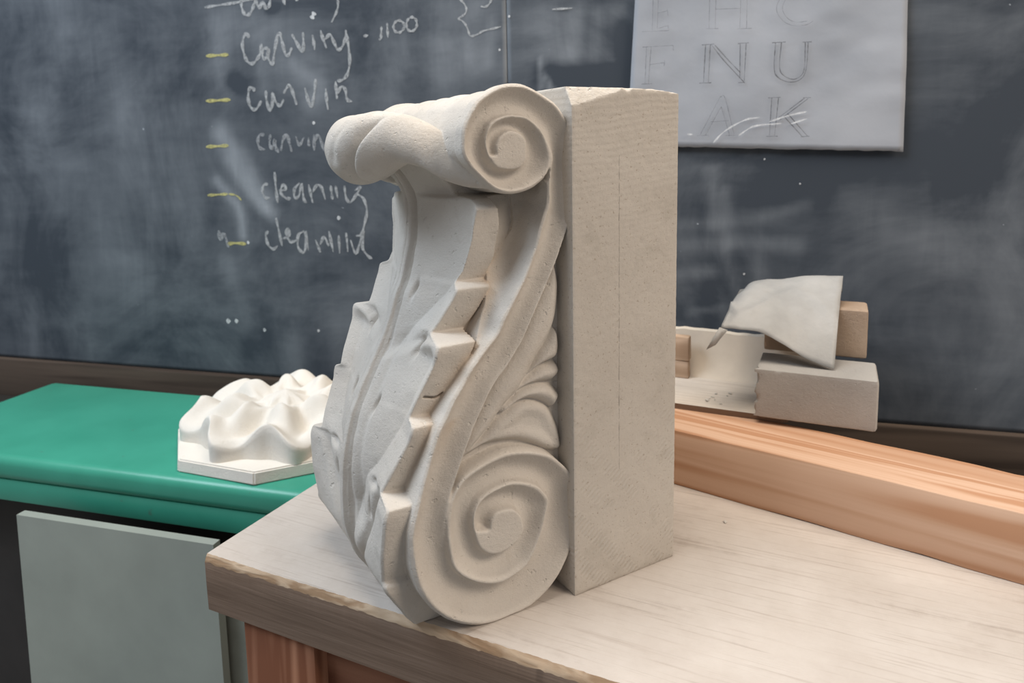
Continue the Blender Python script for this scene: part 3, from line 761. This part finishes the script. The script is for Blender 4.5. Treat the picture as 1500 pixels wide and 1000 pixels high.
rough_block('block', Lx, Ly, Lz, M['grey_stone'], st1, 31)
e0, e1 = on_z((1114, 512), ST + Lz), on_z((1181, 550), ST + Lz)
ed = (e1 - e0) / np.linalg.norm(e1 - e0)
st2 = empty('wrapped_stone', tuple(e0), T_ANG)
tag(st2, 'stone toned brown as if in shade, lying on the grey block beneath the draped sheet', 'stone')
rough_block('block', 0.115, 0.05, 0.058, stone_mat('shade_toned_limestone', (0.34, 0.25, 0.18), (0.46, 0.35, 0.26), (0.22, 0.15, 0.1)), st2, 41, 0.003)  # brown tone puts the shadow under the sheet into the stone's colour
# draped sheet
TBn = TB.copy()
fp_ = c0 + TB * 0.022; tp_ = e0 + TB * 0.045
topc = [(1086, 430), (1098, 415), (1112, 410), (1140, 409), (1181, 404), (1235, 404)]
frc = [(1056, 480), (1080, 482), (1112, 487), (1150, 505), (1181, 525), (1222, 541)]
Tt = smooth_line(np.array([on_plane(u, tp_, TB) for u in topc]), 6); Ff = smooth_line(np.array([on_plane(u, fp_, TB) for u in frc]), 6)
Vs, Fs = [], []; nt_ = 22
for i in range(len(Tt)):
    for j in range(-8, nt_ + 1):
        t = j / nt_
        if j < 0: P = Tt[i] + TB * (-t) * 0.10 + np.array([0, 0, -0.05 * t * t * 4])
        else: P = Tt[i] * (1 - t) + Ff[i] * t + np.array([0, 0, 0.010 * math.sin(math.pi * t)])
        nn = hash_noise(P[None] * np.array([1, 1, 1.5]), 45, 11)[0] * 0.0028 + hash_noise(P[None], 110, 12)[0] * 0.0011
        cr_ = 0.003 * math.exp(-((t - 0.55 - 0.25 * math.sin(i * 0.22)) / 0.05) ** 2)
        Vs.append(P + np.array([0, 0, 1]) * (nn + cr_) * (1 if 0 <= t < 1 else 0.4))
nr_ = nt_ + 9
for i in range(len(Tt) - 1):
    for j in range(nr_ - 1): a = i * nr_ + j; Fs.append((a, a + 1, a + nr_ + 1, a + nr_))
m, nt, b = mat('dusty_polythene'); v = coords(nt)
nt.links.new(ramp(nt, noise(nt, v, 22, 6), [(0.3, (0.33, 0.325, 0.31)), (0.7, (0.42, 0.41, 0.39))]), b.inputs['Base Color'])
b.inputs['Roughness'].default_value = 0.5; b.inputs['Specular IOR Level'].default_value = 0.3
bump(nt, b, noise(nt, v, 60, 5), 0.4, 0.003); M['sheet'] = m
sh0 = np.array(Ff[len(Ff) // 2])
sheet = empty('plastic_sheet', tuple(sh0))
tag(sheet, 'crumpled grey plastic sheet draped over the stones by the chalkboard', 'sheet')
o = mesh_np('drape', np.array(Vs) - sh0, Fs, M['sheet'], sheet)
sm = o.modifiers.new('thickness', 'SOLIDIFY'); sm.thickness = 0.0006
# drooping narrow corner and the folded-back layer behind
k0 = [on_plane(u, fp_, TB) for u in ((1054, 479), (1066, 483), (1049, 503), (1037, 508))]
k0[2] = k0[2] - TB * 0.006; k0[3] = k0[3] - TB * 0.012; mid = [(k0[0] * .5 + k0[3] * .5) - TB * 0.003, (k0[1] * .5 + k0[2] * .5) + TB * 0.004]
o = mesh_np('hanging_corner', np.array([k0[0], k0[1], mid[1], mid[0], k0[2], k0[3]]) - sh0, [(0, 1, 2, 3), (3, 2, 4, 5)], M['sheet'], sheet)
sm = o.modifiers.new('thickness', 'SOLIDIFY'); sm.thickness = 0.0006
k1 = [on_plane(u, tp_ + TB * 0.004, TB) for u in ((1073, 452), (1077, 436), (1084, 424), (1104, 420), (1090, 445))]
o = mesh_np('folded_layer', np.array(k1) - sh0, [(0, 1, 2, 3, 4)], M['sheet'], sheet, False)
sm = o.modifiers.new('thickness', 'SOLIDIFY'); sm.thickness = 0.0006
# chips and crumbs
def chip(name, p, s, label, group, seed):
    bm = bmesh.new(); bmesh.ops.create_icosphere(bm, subdivisions=1, radius=1)
    co = np.array([v.co for v in bm.verts]); d = 1 + 0.35 * hash_noise(co + seed, 1.7, seed)
    for v, k in zip(bm.verts, d): v.co = Vector((v.co.x * s * k, v.co.y * s * 0.7 * k, max(-0.30 * s, v.co.z * s * 0.42 * k)))
    o = bm_obj(name, bm, M['rough_stone']); o.location = (p[0], p[1], p[2] + 0.29 * s); o.rotation_euler = (0, 0, seed * 1.3)
    return tag(o, label, 'chip', group)
for i, (u, s) in enumerate((((1036, 587), 0.0040), ((1044, 582), 0.0026), ((1049, 577), 0.0024), ((1070, 577), 0.0032), ((1065, 580), 0.0018), ((1040, 584), 0.0016), ((1056, 592), 0.0018), ((1047, 586), 0.0016))):
    chip('stone_chip', on_z(u, ST), s, 'tiny stone chip lying on the dusty shelf board', 'stone chips on the shelf board', i + 3)
chip('stone_chip', on_z((1063, 765), 0), 0.0028, 'tiny dark stone chip lying on the bench top in front of the beam', None, 15)

# ================================================================== GREEN CHEST, PLASTER CAST, LEANING PANELS
GZ = -0.030
g0 = on_z((372, 711.5), GZ)
GF = g0 + WN * 0.006                                   # chest front, parallel to the wall
chest = empty('green_chest', (GF[0], GF[1], GZ), W_ANG)
tag(chest, 'glossy green painted metal chest under the plaster rosette', 'chest')
m, nt, b = mat('green_paint'); v = coords(nt)
c_ = ramp(nt, noise(nt, v, 8, 5), [(0.3, (0.040, 0.290, 0.195)), (0.7, (0.055, 0.350, 0.240))])
sc_ = ramp(nt, noise(nt, v, 60, 4, 0.6), [(0.68, (0, 0, 0)), (0.74, (1, 1, 1))])
nt.links.new(mixc(nt, math_(nt, 'MULTIPLY', sc_, 0.5), c_, (0.12, 0.13, 0.11)), b.inputs['Base Color'])
b.inputs['Roughness'].default_value = 0.32; b.inputs['Specular IOR Level'].default_value = 0.5; M['green'] = m
M['dark'] = plain_mat('gap_shade', (0.035, 0.030, 0.027), 0.7, 0.2, 12, 0.05)  # near-black colour stands in for the shade in the void below the chest
GX0, GX1, GD = -0.62, 0.104, 0.285
worn_box('lid', GX0, GX1, 0.0, GD, -0.036, 0.0, M['green'], chest, 0.012, 0.5, 0.0, segs=5)
worn_box('body', GX0 + 0.003, GX1 - 0.003, 0.004, GD - 0.003, -0.066, -0.0345, M['green'], chest, 0.002, 0.5, 0.0)
stand = worn_box('gap_shade_cabinet', GX0 + 0.02, GX1 - 0.02, 0.06, GD - 0.01, FLOOR, GZ - 0.0658, M['dark'], None, 0.003, 0.5, 0.0)
stand.location = (GF[0], GF[1], 0); stand.rotation_euler = (0, 0, W_ANG)
tag(stand, 'low cabinet carrying the green chest, coloured dark as the shaded gap', 'cabinet')
# plaster rosette on an octagonal slab
cast_a = math.radians(-6); side = 0.122; apo = side * 1.2071
cc = g0 + np.array([math.cos(cast_a), math.sin(cast_a), 0]) * side / 2 + np.array([-math.sin(cast_a), math.cos(cast_a), 0]) * apo
cast = empty('plaster_rosette', (cc[0], cc[1], GZ), cast_a)
tag(cast, 'cream plaster cast of leafy rosette on octagonal slab', 'cast')
bm = bmesh.new(); Rv = side / (2 * math.sin(math.pi / 8)); slab_t = 0.0165
low = [bm.verts.new((Rv * math.cos(math.pi / 8 + k * math.pi / 4 - math.pi / 2 - math.pi / 4 * 0), Rv * math.sin(math.pi / 8 + k * math.pi / 4 - math.pi / 2), 0.0)) for k in range(8)]
hi = [bm.verts.new((v.co.x * 0.985, v.co.y * 0.985, slab_t)) for v in low]
bm.faces.new(low[::-1]); bm.faces.new(hi)
for k in range(8): bm.faces.new((low[k], low[(k + 1) % 8], hi[(k + 1) % 8], hi[k]))
bmesh.ops.bevel(bm, geom=bm.edges[:], offset=0.0018, segments=2, affect='EDGES')
o = bm_obj('slab', bm, M['plaster'], cast); mod_auto(o, 30)
nr2, nth = 60, 200; Vp, Fp = [], []
RO = 0.128
for i in range(nr2 + 1):
    for j in range(nth):
        th = 2 * math.pi * j / nth; r = i / nr2
        ro = RO * (1 + 0.085 * math.cos(8 * th + 0.5) + 0.03 * math.cos(16 * th + 1.0) + 0.02 * math.sin(3 * th))
        rr = min(r / 0.93, 1.0) * ro
        x, y = rr * math.cos(th), rr * math.sin(th)
        q = rr / ro
        fold = math.cos(8 * th + 0.5 + 2.2 * q)
        hgt_ = 0.030 + 0.020 * (1 - q) + 0.010 * fold * sstep(0.15, 0.6, q) + 0.007 * math.cos(q * 13 + 0.6 * math.sin(8 * th)) * sstep(0.1, 0.3, q) - 0.006 * sstep(0.8, 1, q) * (1 - fold) * 0.6
        hgt_ += 0.004 * float(hash_noise(np.array([[x, y, 0]]), 40, 8)[0])
        z = slab_t - 0.001 + hgt_ * (1 if r <= 0.93 else max(0.0, 1 - (r - 0.93) / 0.07))
        Vp.append((x, y, z))
for i in range(nr2):
    for j in range(nth):
        k = (j + 1) % nth; Fp.append((i * nth + j, (i + 1) * nth + j, (i + 1) * nth + k, i * nth + k))
o = mesh_np('leaf_relief', Vp, Fp, M['plaster'], cast); mod_auto(o, 60)
# grey-green panels leaning in front of the low cabinet
M['panel'] = plain_mat('grey_green_panel', (0.30, 0.325, 0.285), 0.8, 0.08, 9, 0.1, 0.2)
M['panel2'] = plain_mat('grey_green_panel_dull', (0.26, 0.275, 0.235), 0.85, 0.12, 14, 0.15, 0.2)
def lean_panel(top_px, bot_px, off, width, label, m, top_z=None):
    P0 = GF + WN * off
    a = on_plane(top_px, P0, WN); bq = on_plane(bot_px, P0, WN)
    d = (bq - a) / (bq - a)[2]; foot = a + d * (FLOOR - a[2]) + WN * 0.05
    th_ = 0.012
    V = []
    for y in (0, 1):
        for P in (foot, foot - WD * width, a - WD * width, a): V.append(P + WN * th_ * (1 - y))
    o_ = np.array(V).mean(0); o_[2] = FLOOR
    o = mesh_np('leaning_panel', np.array(V) - o_, [(0, 3, 2, 1), (4, 5, 6, 7), (0, 1, 5, 4), (1, 2, 6, 5), (2, 3, 7, 6), (3, 0, 4, 7)], m, None, False)
    o.location = tuple(o_); return tag(o, label, 'panel')
lean_panel((322, 790), (348, 1000), 0.030, 0.30, 'pale grey-green panel leaning in front of low cabinet, edge slanting', M['panel'])
lean_panel((400, 850), (408, 1000), 0.012, 0.30, 'dull grey-green panel leaning behind the paler one', M['panel2'])

# ================================================================== CHALKBOARD
board = empty('chalkboard', (WP[0], WP[1], 0), W_ANG)
tag(board, 'large dark slate chalkboard with handwritten chalk lists and smudges', 'chalkboard')
def WL(u, off=0.0):                     # pixel -> board-local (x, z)
    p = wallp(u, off); return np.array([(p - WP) @ WD, p[2]])
xL, xR = -1.75, 1.05
zB, zT = WL((360, 549))[1], 1.15
xs_seam = WL((742, 60))[0]
SM = [  # soft smears of chalk: pixel polyline, half width px, strength
    ([(322, 195), (350, 232), (392, 300)], 15, 0.30), ([(335, 235), (372, 290), (400, 315)], 9, 0.22), ([(318, 265), (350, 305), (356, 345)], 8, 0.28),
    ([(322, 40), (325, 110)], 28, 0.22), ([(360, 20), (440, 90)], 40, 0.14), ([(430, 90), (470, 130), (455, 150)], 14, 0.16), ([(380, 60), (385, 130)], 12, 0.12),
    ([(330, 380), (365, 470)], 14, 0.08), ([(420, 320), (520, 340)], 30, 0.07), ([(660, 20), (650, 110)], 34, 0.12), ([(590, 60), (570, 140)], 22, 0.09),
    ([(742, 0), (741, 120)], 4, 0.30), ([(800, 30), (815, 80)], 34, 0.10), ([(845, 20), (838, 80)], 16, 0.16), ([(876, 20), (872, 80)], 12, 0.14), ([(900, 20), (896, 80)], 14, 0.10),
    ([(793, 88), (794, 128)], 4, 0.38), ([(800, 112), (806, 128)], 6, 0.32), ([(690, 80), (700, 10)], 20, 0.10), ([(720, 30), (715, 90)], 10, 0.12),
    ([(1000, 330), (1100, 322), (1180, 300)], 12, 0.10), ([(1005, 360), (1090, 355), (1170, 360)], 14, 0.12), ([(1043, 250), (1046, 330)], 12, 0.14), ([(1062, 280), (1066, 360)], 10, 0.14),
    ([(1000, 400), (1040, 398)], 12, 0.13), ([(1060, 370), (1085, 440)], 9, 0.10), ([(1110, 380), (1120, 440)], 16, 0.08), ([(1010, 458), (1060, 450)], 7, 0.10), ([(1000, 245), (1100, 240)], 20, 0.05),
    ([(430, 545), (425, 500)], 18, 0.12), ([(500, 470), (490, 530)], 20, 0.06), ([(340, 530), (350, 480)], 12, 0.06), ([(620, 60), (700, 90)], 26, 0.07), ([(150, 80), (250, 300)], 60, 0.12), ([(60, 200), (200, 420)], 50, 0.10), ([(1250, 300), (1400, 380)], 40, 0.10)]
DK = [([(340, 115), (350, 125)], 12, 0.25), ([(395, 12), (402, 12)], 7, 0.25), ([(430, 80), (455, 100)], 12, 0.12), ([(800, 108), (920, 112)], 20, 0.20), ([(905, 40), (910, 70)], 16, 0.12), ([(1020, 230), (1170, 240)], 10, 0.08), ([(400, 300), (420, 297)], 6, 0.10), ([(1040, 420), (1040, 480)], 22, 0.10), ([(390, 500), (520, 520)], 40, 0.05)]
def smear_attr(x, z):
    a = np.zeros(x.shape)
    for lst, sg in ((SM, 1), (DK, -1)):
        for P, hw, k in lst:
            Q_ = np.array([WL(u) for u in P]); c_px = P[len(P) // 2]
            sc_m = np.linalg.norm(WL((c_px[0] + 10, c_px[1])) - WL(c_px)) / 10
            d = line_dist(smooth_line(Q_, 4) if len(Q_) > 2 else Q_, x, z)
            a += sg * k * np.exp(-(d / (hw * sc_m)) ** 2 * 1.2)
    return a
m, nt, b = mat('slate_chalkboard'); v = coords(nt)
at = N(nt, 'ShaderNodeAttribute', attribute_name='chalk')
str_ = noise(nt, coords(nt, (26, 26, 5)), 1, 6, 0.65, 1.0)
cloud = noise(nt, v, 3.6, 7, 0.62, 1.2); scr = noise(nt, coords(nt, (6, 6, 26), (0, 0.5, 0)), 1, 4, 0.6)
k = math_(nt, 'MULTIPLY', at.outputs['Fac'], math_(nt, 'ADD', math_(nt, 'MULTIPLY', str_, 0.9), 0.5))
hz = math_(nt, 'MULTIPLY', math_(nt, 'SUBTRACT', math_(nt, 'ADD', math_(nt, 'MULTIPLY', cloud, 1.0), math_(nt, 'ADD', math_(nt, 'MULTIPLY', scr, 0.32), math_(nt, 'MULTIPLY', str_, 0.14))), 0.62), 0.55)
k = math_(nt, 'ADD', k, hz, True)
dots = ramp(nt, noise(nt, v, 95, 1, 0.5), [(0.80, (0, 0, 0)), (0.83, (1, 1, 1))])
k = math_(nt, 'ADD', k, math_(nt, 'MULTIPLY', dots, 0.5), True)
nt.links.new(mixc(nt, k, (0.042, 0.052, 0.066), (0.50, 0.54, 0.58)), b.inputs['Base Color'])
b.inputs['Roughness'].default_value = 0.75; b.inputs['Specular IOR Level'].default_value = 0.25
M['slate'] = m
for x0, x1, yo in ((xL, xs_seam - 0.0006, 0.0), (xs_seam + 0.0006, xR, 0.0012)):
    nx, nz = int((x1 - x0) / 0.007), int((zT - zB) / 0.007)
    gx, gz = np.meshgrid(np.linspace(x0, x1, nx), np.linspace(zB, zT, nz), indexing='ij')
    V = np.stack([gx.ravel(), np.full(gx.size, yo), gz.ravel()], 1)
    ii = np.arange(nx * nz).reshape(nx, nz)
    Fq = np.stack([ii[:-1, :-1], ii[1:, :-1], ii[1:, 1:], ii[:-1, 1:]], -1).reshape(-1, 4)
    me = fast_mesh('slate_panel', V, Fq)
    a = me.attributes.new('chalk', 'FLOAT', 'POINT'); a.data.foreach_set('value', smear_attr(gx, gz).ravel().astype(np.float32))
    o = link('slate_panel', me, M['slate'], board)
    sm = o.modifiers.new('thickness', 'SOLIDIFY'); sm.thickness = 0.012; sm.offset = -1
M['frame_wood'] = wood_mat('dark_frame_wood', (0.045, 0.032, 0.024), (0.085, 0.062, 0.047), scale=(3, 50, 50), bstr=0.2)
worn_box('bottom_rail', xL, xR, -0.012, 0.03, zB - 0.075, zB, M['frame_wood'], board, 0.003, 0.5, 0.0)

# ---- writing: chalk strokes as thin ribbons lying on the slate
def chalk_mat(name, col, thr):
    m, nt, b = mat(name); v = coords(nt)
    nt.links.new(ramp(nt, noise(nt, v, 60, 3), [(0.3, tuple(c * 0.85 for c in col)), (0.7, col)]), b.inputs['Base Color'])
    b.inputs['Roughness'].default_value = 0.95; b.inputs['Specular IOR Level'].default_value = 0.05
    nt.links.new(ramp(nt, noise(nt, v, 190, 3, 0.7), [(thr - 0.22, (0.25, 0.25, 0.25)), (thr + 0.20, (0.90, 0.90, 0.90))]), b.inputs['Alpha'])
    return m
M['chalk'] = chalk_mat('white_chalk', (0.52, 0.54, 0.55), 0.49)
M['chalk_faint'] = chalk_mat('rubbed_chalk', (0.40, 0.42, 0.44), 0.52)
M['chalk_bold'] = chalk_mat('bold_chalk', (0.74, 0.76, 0.77), 0.42)
M['chalk_yellow'] = chalk_mat('yellow_chalk', (0.62, 0.58, 0.24), 0.45)
def ribbons(name, strokes, width_px, m, parent, plane_off, tolocal, taper=True, y0=-0.0006):
    V, Fq = [], []
    for si, S in enumerate(strokes):
        S = smooth_line(np.array(S, float), 5) if len(S) > 2 else np.array([np.array(S[0]) * (1 - t) + np.array(S[1]) * t for t in np.linspace(0, 1, 6)], float)
        L = np.array([tolocal(u) for u in S]); T = np.gradient(L, axis=0); T /= np.linalg.norm(T, axis=1, keepdims=True) + 1e-9
        Nn = np.stack([-T[:, 1], T[:, 0]], 1)
        sc_m = np.linalg.norm(tolocal((S[0][0] + 5, S[0][1])) - tolocal(S[0])) / 5
        base = len(V); n_ = len(L)
        for i in range(n_):
            wv = width_px * sc_m * 0.5 * (0.85 + 0.3 * math.sin(i * 0.9 + si)) * (min(1, 0.45 + 0.4 * i, 0.45 + 0.4 * (n_ - 1 - i)) if taper else 1)
            for sgn in (-1, 1):
                q = L[i] + Nn[i] * wv * sgn; V.append((q[0], y0 - 0.00002 * si, q[1]))
        for i in range(n_ - 1): a = base + 2 * i; Fq.append((a, a + 1, a + 3, a + 2))
    return mesh_np(name, V, Fq, m, parent, False)
def Z1(L): return [[(319 + x * .214, y * .214) for x, y in S] for S in L]
def Z2_(L): return [[(319 + x * .214, 180 + y * .214) for x, y in S] for S in L]
def Z3(L): return [[(640 + x * .147, y * .147) for x, y in S] for S in L]
def ell(cx, cy, rx, ry, tilt=0.2): return [(cx + rx * math.cos(t) + tilt * ry * math.sin(t) * -0.3, cy + ry * math.sin(t)) for t in np.linspace(-1.2, 5.2, 11)]
words = [
 ('chalk_word', 'chalk', 4.2, Z1([[(212, 262), (208, 234), (185, 242), (170, 300), (182, 370), (205, 422), (240, 435), (270, 405), (292, 365), (300, 300)], [(345, 330), (312, 335), (305, 375), (322, 402), (345, 372), (350, 330), (345, 390), (375, 440), (390, 350), (412, 238), (428, 236), (442, 290), (466, 375), (490, 370), (508, 325)],
    [(508, 235), (540, 290), (580, 356), (588, 300), (584, 222)], [(650, 240), (658, 290), (665, 342)], [(705, 208), (720, 260), (745, 330)], [(735, 270), (770, 238), (795, 285), (822, 338), (850, 325), (876, 262), (878, 205)], [(880, 225), (896, 320), (905, 420), (888, 508), (852, 548), (818, 552)]])),
 ('chalk_number', 'chalk', 3.4, Z1([[(998, 248), (1032, 242)], [(1122, 182), (1120, 225), (1118, 262), (1104, 272)], [(1160, 158), (1163, 205), (1166, 258)], ell(1240, 182, 36, 42), ell(1328, 166, 36, 48)])),
 ('chalk_word', 'chalk', 4.2, Z1([[(160, -10), (165, 50), (185, 96), (212, 102), (236, 70), (250, 30), (262, 10), (285, 55), (308, 12), (332, 58), (352, 42), (362, -10)]])),
 ('chalk_tick', 'chalk', 4.2, Z1([[(448, -10), (462, 34)]])),
 ('chalk_tick', 'chalk', 4.2, Z1([[(540, -8), (548, 8)]])),
 ('chalk_flourish', 'chalk', 3.2, Z1([[(822, -10), (824, 45), (806, 100), (780, 152)]])),
 ('chalk_tick', 'chalk_bold', 6.0, Z1([[(664, 84), (654, 105), (644, 130)]])),
 ('chalk_line', 'chalk', 3.2, [[(300, 11), (319, 8), (345, 4), (375, -2)]]),
 ('chalk_word', 'chalk', 4.2, Z1([[(255, 625), (238, 600), (216, 612), (210, 680), (230, 738), (265, 746), (300, 690)], [(330, 620), (336, 690), (360, 758), (376, 700), (372, 640), (400, 700), (430, 722), (452, 680)], [(452, 640), (480, 592), (500, 592), (520, 650), (542, 718)], [(598, 600), (615, 670), (640, 732), (660, 650), (672, 540)], [(740, 604), (746, 680), (757, 752)], [(808, 555), (812, 620), (817, 678)], [(815, 645), (850, 592), (876, 620), (886, 680), (922, 695)]])),
 ('chalk_word', 'chalk_faint', 4.2, Z2_([[(322, 78), (286, 86), (276, 130), (290, 172), (326, 182)], [(362, 78), (356, 140), (376, 176), (392, 118), (400, 170), (420, 205)], [(432, 192), (450, 110), (474, 80), (490, 130), (508, 198)], [(535, 92), (560, 150), (592, 98)], [(622, 100), (626, 162)], [(660, 78), (662, 190)], [(664, 130), (690, 82), (732, 192)]])),
 ('chalk_word', 'chalk', 3.8, Z2_([[(346, 418), (316, 425), (306, 470), (326, 510), (358, 512)], [(390, 336), (400, 450), (412, 548)], [(420, 462), (460, 456), (466, 430), (442, 430), (434, 480), (470, 515), (502, 515)], [(562, 410), (528, 450), (526, 508), (556, 500), (576, 420), (590, 520), (612, 546)], [(622, 420), (636, 480), (652, 548)], [(650, 475), (680, 426), (710, 440), (738, 524)], [(775, 428), (780, 475), (787, 524)], [(808, 430), (822, 514)], [(868, 430), (880, 512), (910, 542), (950, 490), (978, 440), (940, 462)], [(950, 482), (1000, 520), (1022, 600), (1006, 690), (985, 762), (948, 772)]])),
 ('chalk_word', 'chalk', 3.8, Z2_([[(346, 738), (330, 770), (346, 832), (380, 862), (412, 840)], [(400, 648), (420, 740), (442, 842)], [(450, 792), (490, 770), (482, 720), (470, 760), (500, 812), (546, 800)], [(592, 738), (552, 770), (552, 850), (590, 886), (606, 820), (600, 740), (622, 872)], [(670, 800), (704, 884)], [(702, 832), (730, 780), (762, 842)], [(762, 740), (792, 882)], [(830, 768), (836, 892)], [(880, 750), (892, 882)], [(910, 800), (946, 892), (980, 800), (1002, 740), (992, 850), (1030, 910), (1060, 928)]])),
 ('chalk_letter', 'chalk_faint', 5.0, Z2_([[(8, 735), (20, 800), (45, 762), (76, 852)]])),
 ('chalk_brace', 'chalk', 2.6, Z3([[(225, -10), (275, 40), (296, 100), (270, 150), (208, 184)], [(208, 186), (260, 215), (300, 270), (320, 330), (340, 360), (400, 345), (460, 310), (560, 286), (640, 265)]])),
 ('chalk_flourish', 'chalk', 3.0, Z3([[(548, -12), (522, 40), (482, 70), (438, 64)]])),
 ('chalk_line', 'chalk', 2.6, Z3([[(1150, 94), (1352, 81)]])),
]
for y, x1 in ((81, 335), (147, 338), (214, 335)): words.append(('yellow_mark', 'chalk_yellow', 4.0, [[(302, y + 1), (319, y), (x1, y - 1)]]))
words += [('yellow_mark', 'chalk_yellow', 3.2, [[(304, 286), (319, 285), (334, 284)]]), ('yellow_mark', 'chalk_yellow', 2.4, [[(335, 284), (346, 286), (354, 293)]]), ('yellow_mark', 'chalk_yellow', 4.0, [[(333, 357), (345, 356), (361, 357)]])]
tl = lambda u: WL(u)
for nm, mm, wd_, S in words:
    ribbons(nm, S, wd_ * 1.08, M[mm], board, 0, tl)
for u, r in (((496.6, 319), 2.6), ((364, 355), 2.0), ((460, 180), 2.2), ((746, 24), 1.6), ((732, 73), 1.6), ((388, 483), 2.2), ((335, 470), 3.0), ((347, 470), 2.6), ((467, 484), 1.8), ((1120, 233), 1.4), ((1172, 269), 1.4), ((1090, 401), 1.6)):
    ribbons('chalk_dot', [[(u[0] - r, u[1]), (u[0] + r, u[1])]], 2 * r, M['chalk_bold'], board, 0, tl)

# ================================================================== LETTERING SHEET PINNED TO THE BOARD
pc = WL((1000, 215), 0.003)
paper = empty('lettering_sheet', tuple(WP + WD * pc[0] + WN * 0.003 + np.array([0, 0, pc[1]])), W_ANG)
tag(paper, 'large white paper with pencilled roman capitals pinned on the chalkboard', 'paper')
def PL(u): q = WL(u, 0.003); return q - pc
cor = [PL((918.5, 213.5)), PL((1322, 222)), PL((1334, -140)), PL((938.5, -140))]
nx, nz = 46, 40; V = []; 
for i in range(nx + 1):
    for j in range(nz + 1):
        a, c_ = i / nx, j / nz
        q = (cor[0] * (1 - a) + cor[1] * a) * (1 - c_) + (cor[3] * (1 - a) + cor[2] * a) * c_
        n_ = float(hash_noise(np.array([[q[0], 0, q[1]]]), 11, 5)[0]) * 0.0022 + float(hash_noise(np.array([[q[0], 0, q[1] * 2]]), 26, 6)[0]) * 0.0008
        e_ = 0.0009 * float(hash_noise(np.array([[q[0], 0, 0]]), 160, 7)[0]) if j == 0 else 0
        V.append((q[0], -0.0032 + n_, q[1] + e_))
Fq = [(i * (nz + 1) + j, (i + 1) * (nz + 1) + j, (i + 1) * (nz + 1) + j + 1, i * (nz + 1) + j + 1) for i in range(nx) for j in range(nz)]
m, nt, b = mat('drawing_paper'); v = coords(nt)
nt.links.new(ramp(nt, noise(nt, v, 7, 4, 0.5), [(0.3, (0.30, 0.32, 0.355)), (0.7, (0.385, 0.405, 0.44))]), b.inputs['Base Color'])
b.inputs['Roughness'].default_value = 0.8; b.inputs['Specular IOR Level'].default_value = 0.2; bump(nt, b, noise(nt, v, 18, 4), 0.25, 0.004); M['paper'] = m
o = mesh_np('sheet', V, Fq, M['paper'], paper); sm = o.modifiers.new('thickness', 'SOLIDIFY'); sm.thickness = 0.0004; sm.offset = -1
M['graphite'] = chalk_mat('pencil_on_paper', (0.11, 0.115, 0.125), 0.46)
M['graphite_soft'] = chalk_mat('soft_pencil_on_paper', (0.19, 0.20, 0.22), 0.50)
def Z4(L): return [[(750 + x * .2873, y * .2873) for x, y in S] for S in L]
letters = [
 ('letter_e', 0.9, 'graphite_soft', [[(722, -30), (716, 158)], [(748, -30), (742, 150)], [(700, -30), (795, -34)], [(665, 166), (800, 160)], [(800, 160), (796, 132)], [(746, 150), (796, 134)], [(745, 72), (792, 60)], [(792, 52), (796, 86)]]),
 ('letter_h', 0.9, 'graphite_soft', [[(1008, -34), (1004, 148)], [(1040, -34), (1035, 148)], [(1166, -36), (1160, 148)], [(1198, -36), (1194, 148)], [(988, 150), (1052, 150)], [(1146, 151), (1222, 149)], [(1038, 52), (1164, 48)]]),
 ('letter_c', 0.9, 'graphite_soft', [[(1500, -30), (1420, -34), (1365, 0), (1346, 56), (1380, 112), (1440, 136), (1500, 130), (1530, 112)], [(1500, -18), (1430, -18), (1392, 4), (1376, 52), (1404, 100), (1450, 118), (1500, 112)]]),
 ('letter_f', 1.1, 'graphite_soft', [[(687, 242), (680, 428)], [(711, 242), (697, 428)], [(668, 244), (822, 235)], [(822, 235), (824, 262)], [(704, 332), (780, 322)], [(780, 308), (776, 342)], [(662, 431), (716, 429)]]),
 ('letter_n', 1.5, 'graphite', [[(987, 231), (976, 421)], [(1011, 231), (1001, 421)], [(968, 233), (1030, 228)], [(955, 426), (1016, 424)], [(1014, 229), (1080, 312), (1180, 420)], [(1034, 234), (1100, 308), (1162, 372)], [(1162, 226), (1160, 404)], [(1192, 225), (1182, 416)], [(1150, 226), (1206, 222)], [(1152, 424), (1186, 423)]]),
 ('letter_u', 1.6, 'graphite', [[(1341, 221), (1334, 345), (1350, 394), (1410, 421), (1468, 406), (1496, 352), (1506, 219)], [(1371, 220), (1361, 338), (1378, 384), (1430, 407), (1474, 384), (1488, 336), (1492, 219)], [(1323, 222), (1392, 218)], [(1478, 219), (1524, 217)]]),
 ('letter_a', 1.1, 'graphite_soft', [[(958, 690), (1052, 512), (1066, 496), (1086, 504), (1132, 690)], [(986, 690), (1066, 545)], [(1066, 545), (1108, 690)], [(1012, 622), (1104, 616)], [(944, 692), (1004, 690)], [(1088, 692), (1152, 690)]]),
 ('letter_k', 1.3, 'graphite', [[(1322, 500), (1310, 692)], [(1356, 500), (1336, 692)], [(1304, 501), (1366, 498)], [(1294, 696), (1352, 695)], [(1342, 612), (1488, 502)], [(1362, 612), (1506, 504)], [(1382, 592), (1472, 692)], [(1402, 580), (1502, 694)], [(1468, 697), (1512, 695)], [(1480, 500), (1520, 499)]]),
]
for nm, wd_, mm, S in letters: ribbons(nm, Z4(S), wd_, M[mm], paper, 0.003, PL, False, -0.0068)
for S_ in Z4([[(1025, 728), (1070, 680), (1130, 640), (1200, 608), (1260, 600)], [(1152, 694), (1200, 660), (1250, 640), (1370, 630)], [(1310, 622), (1400, 592), (1500, 570)], [(895, 684), (922, 686)], [(1420, 632), (1500, 606)]]): ribbons('chalk_scuff', [S_], 2.4, M['chalk_bold'], paper, 0.003, PL, True, -0.0070)
#NEXT3
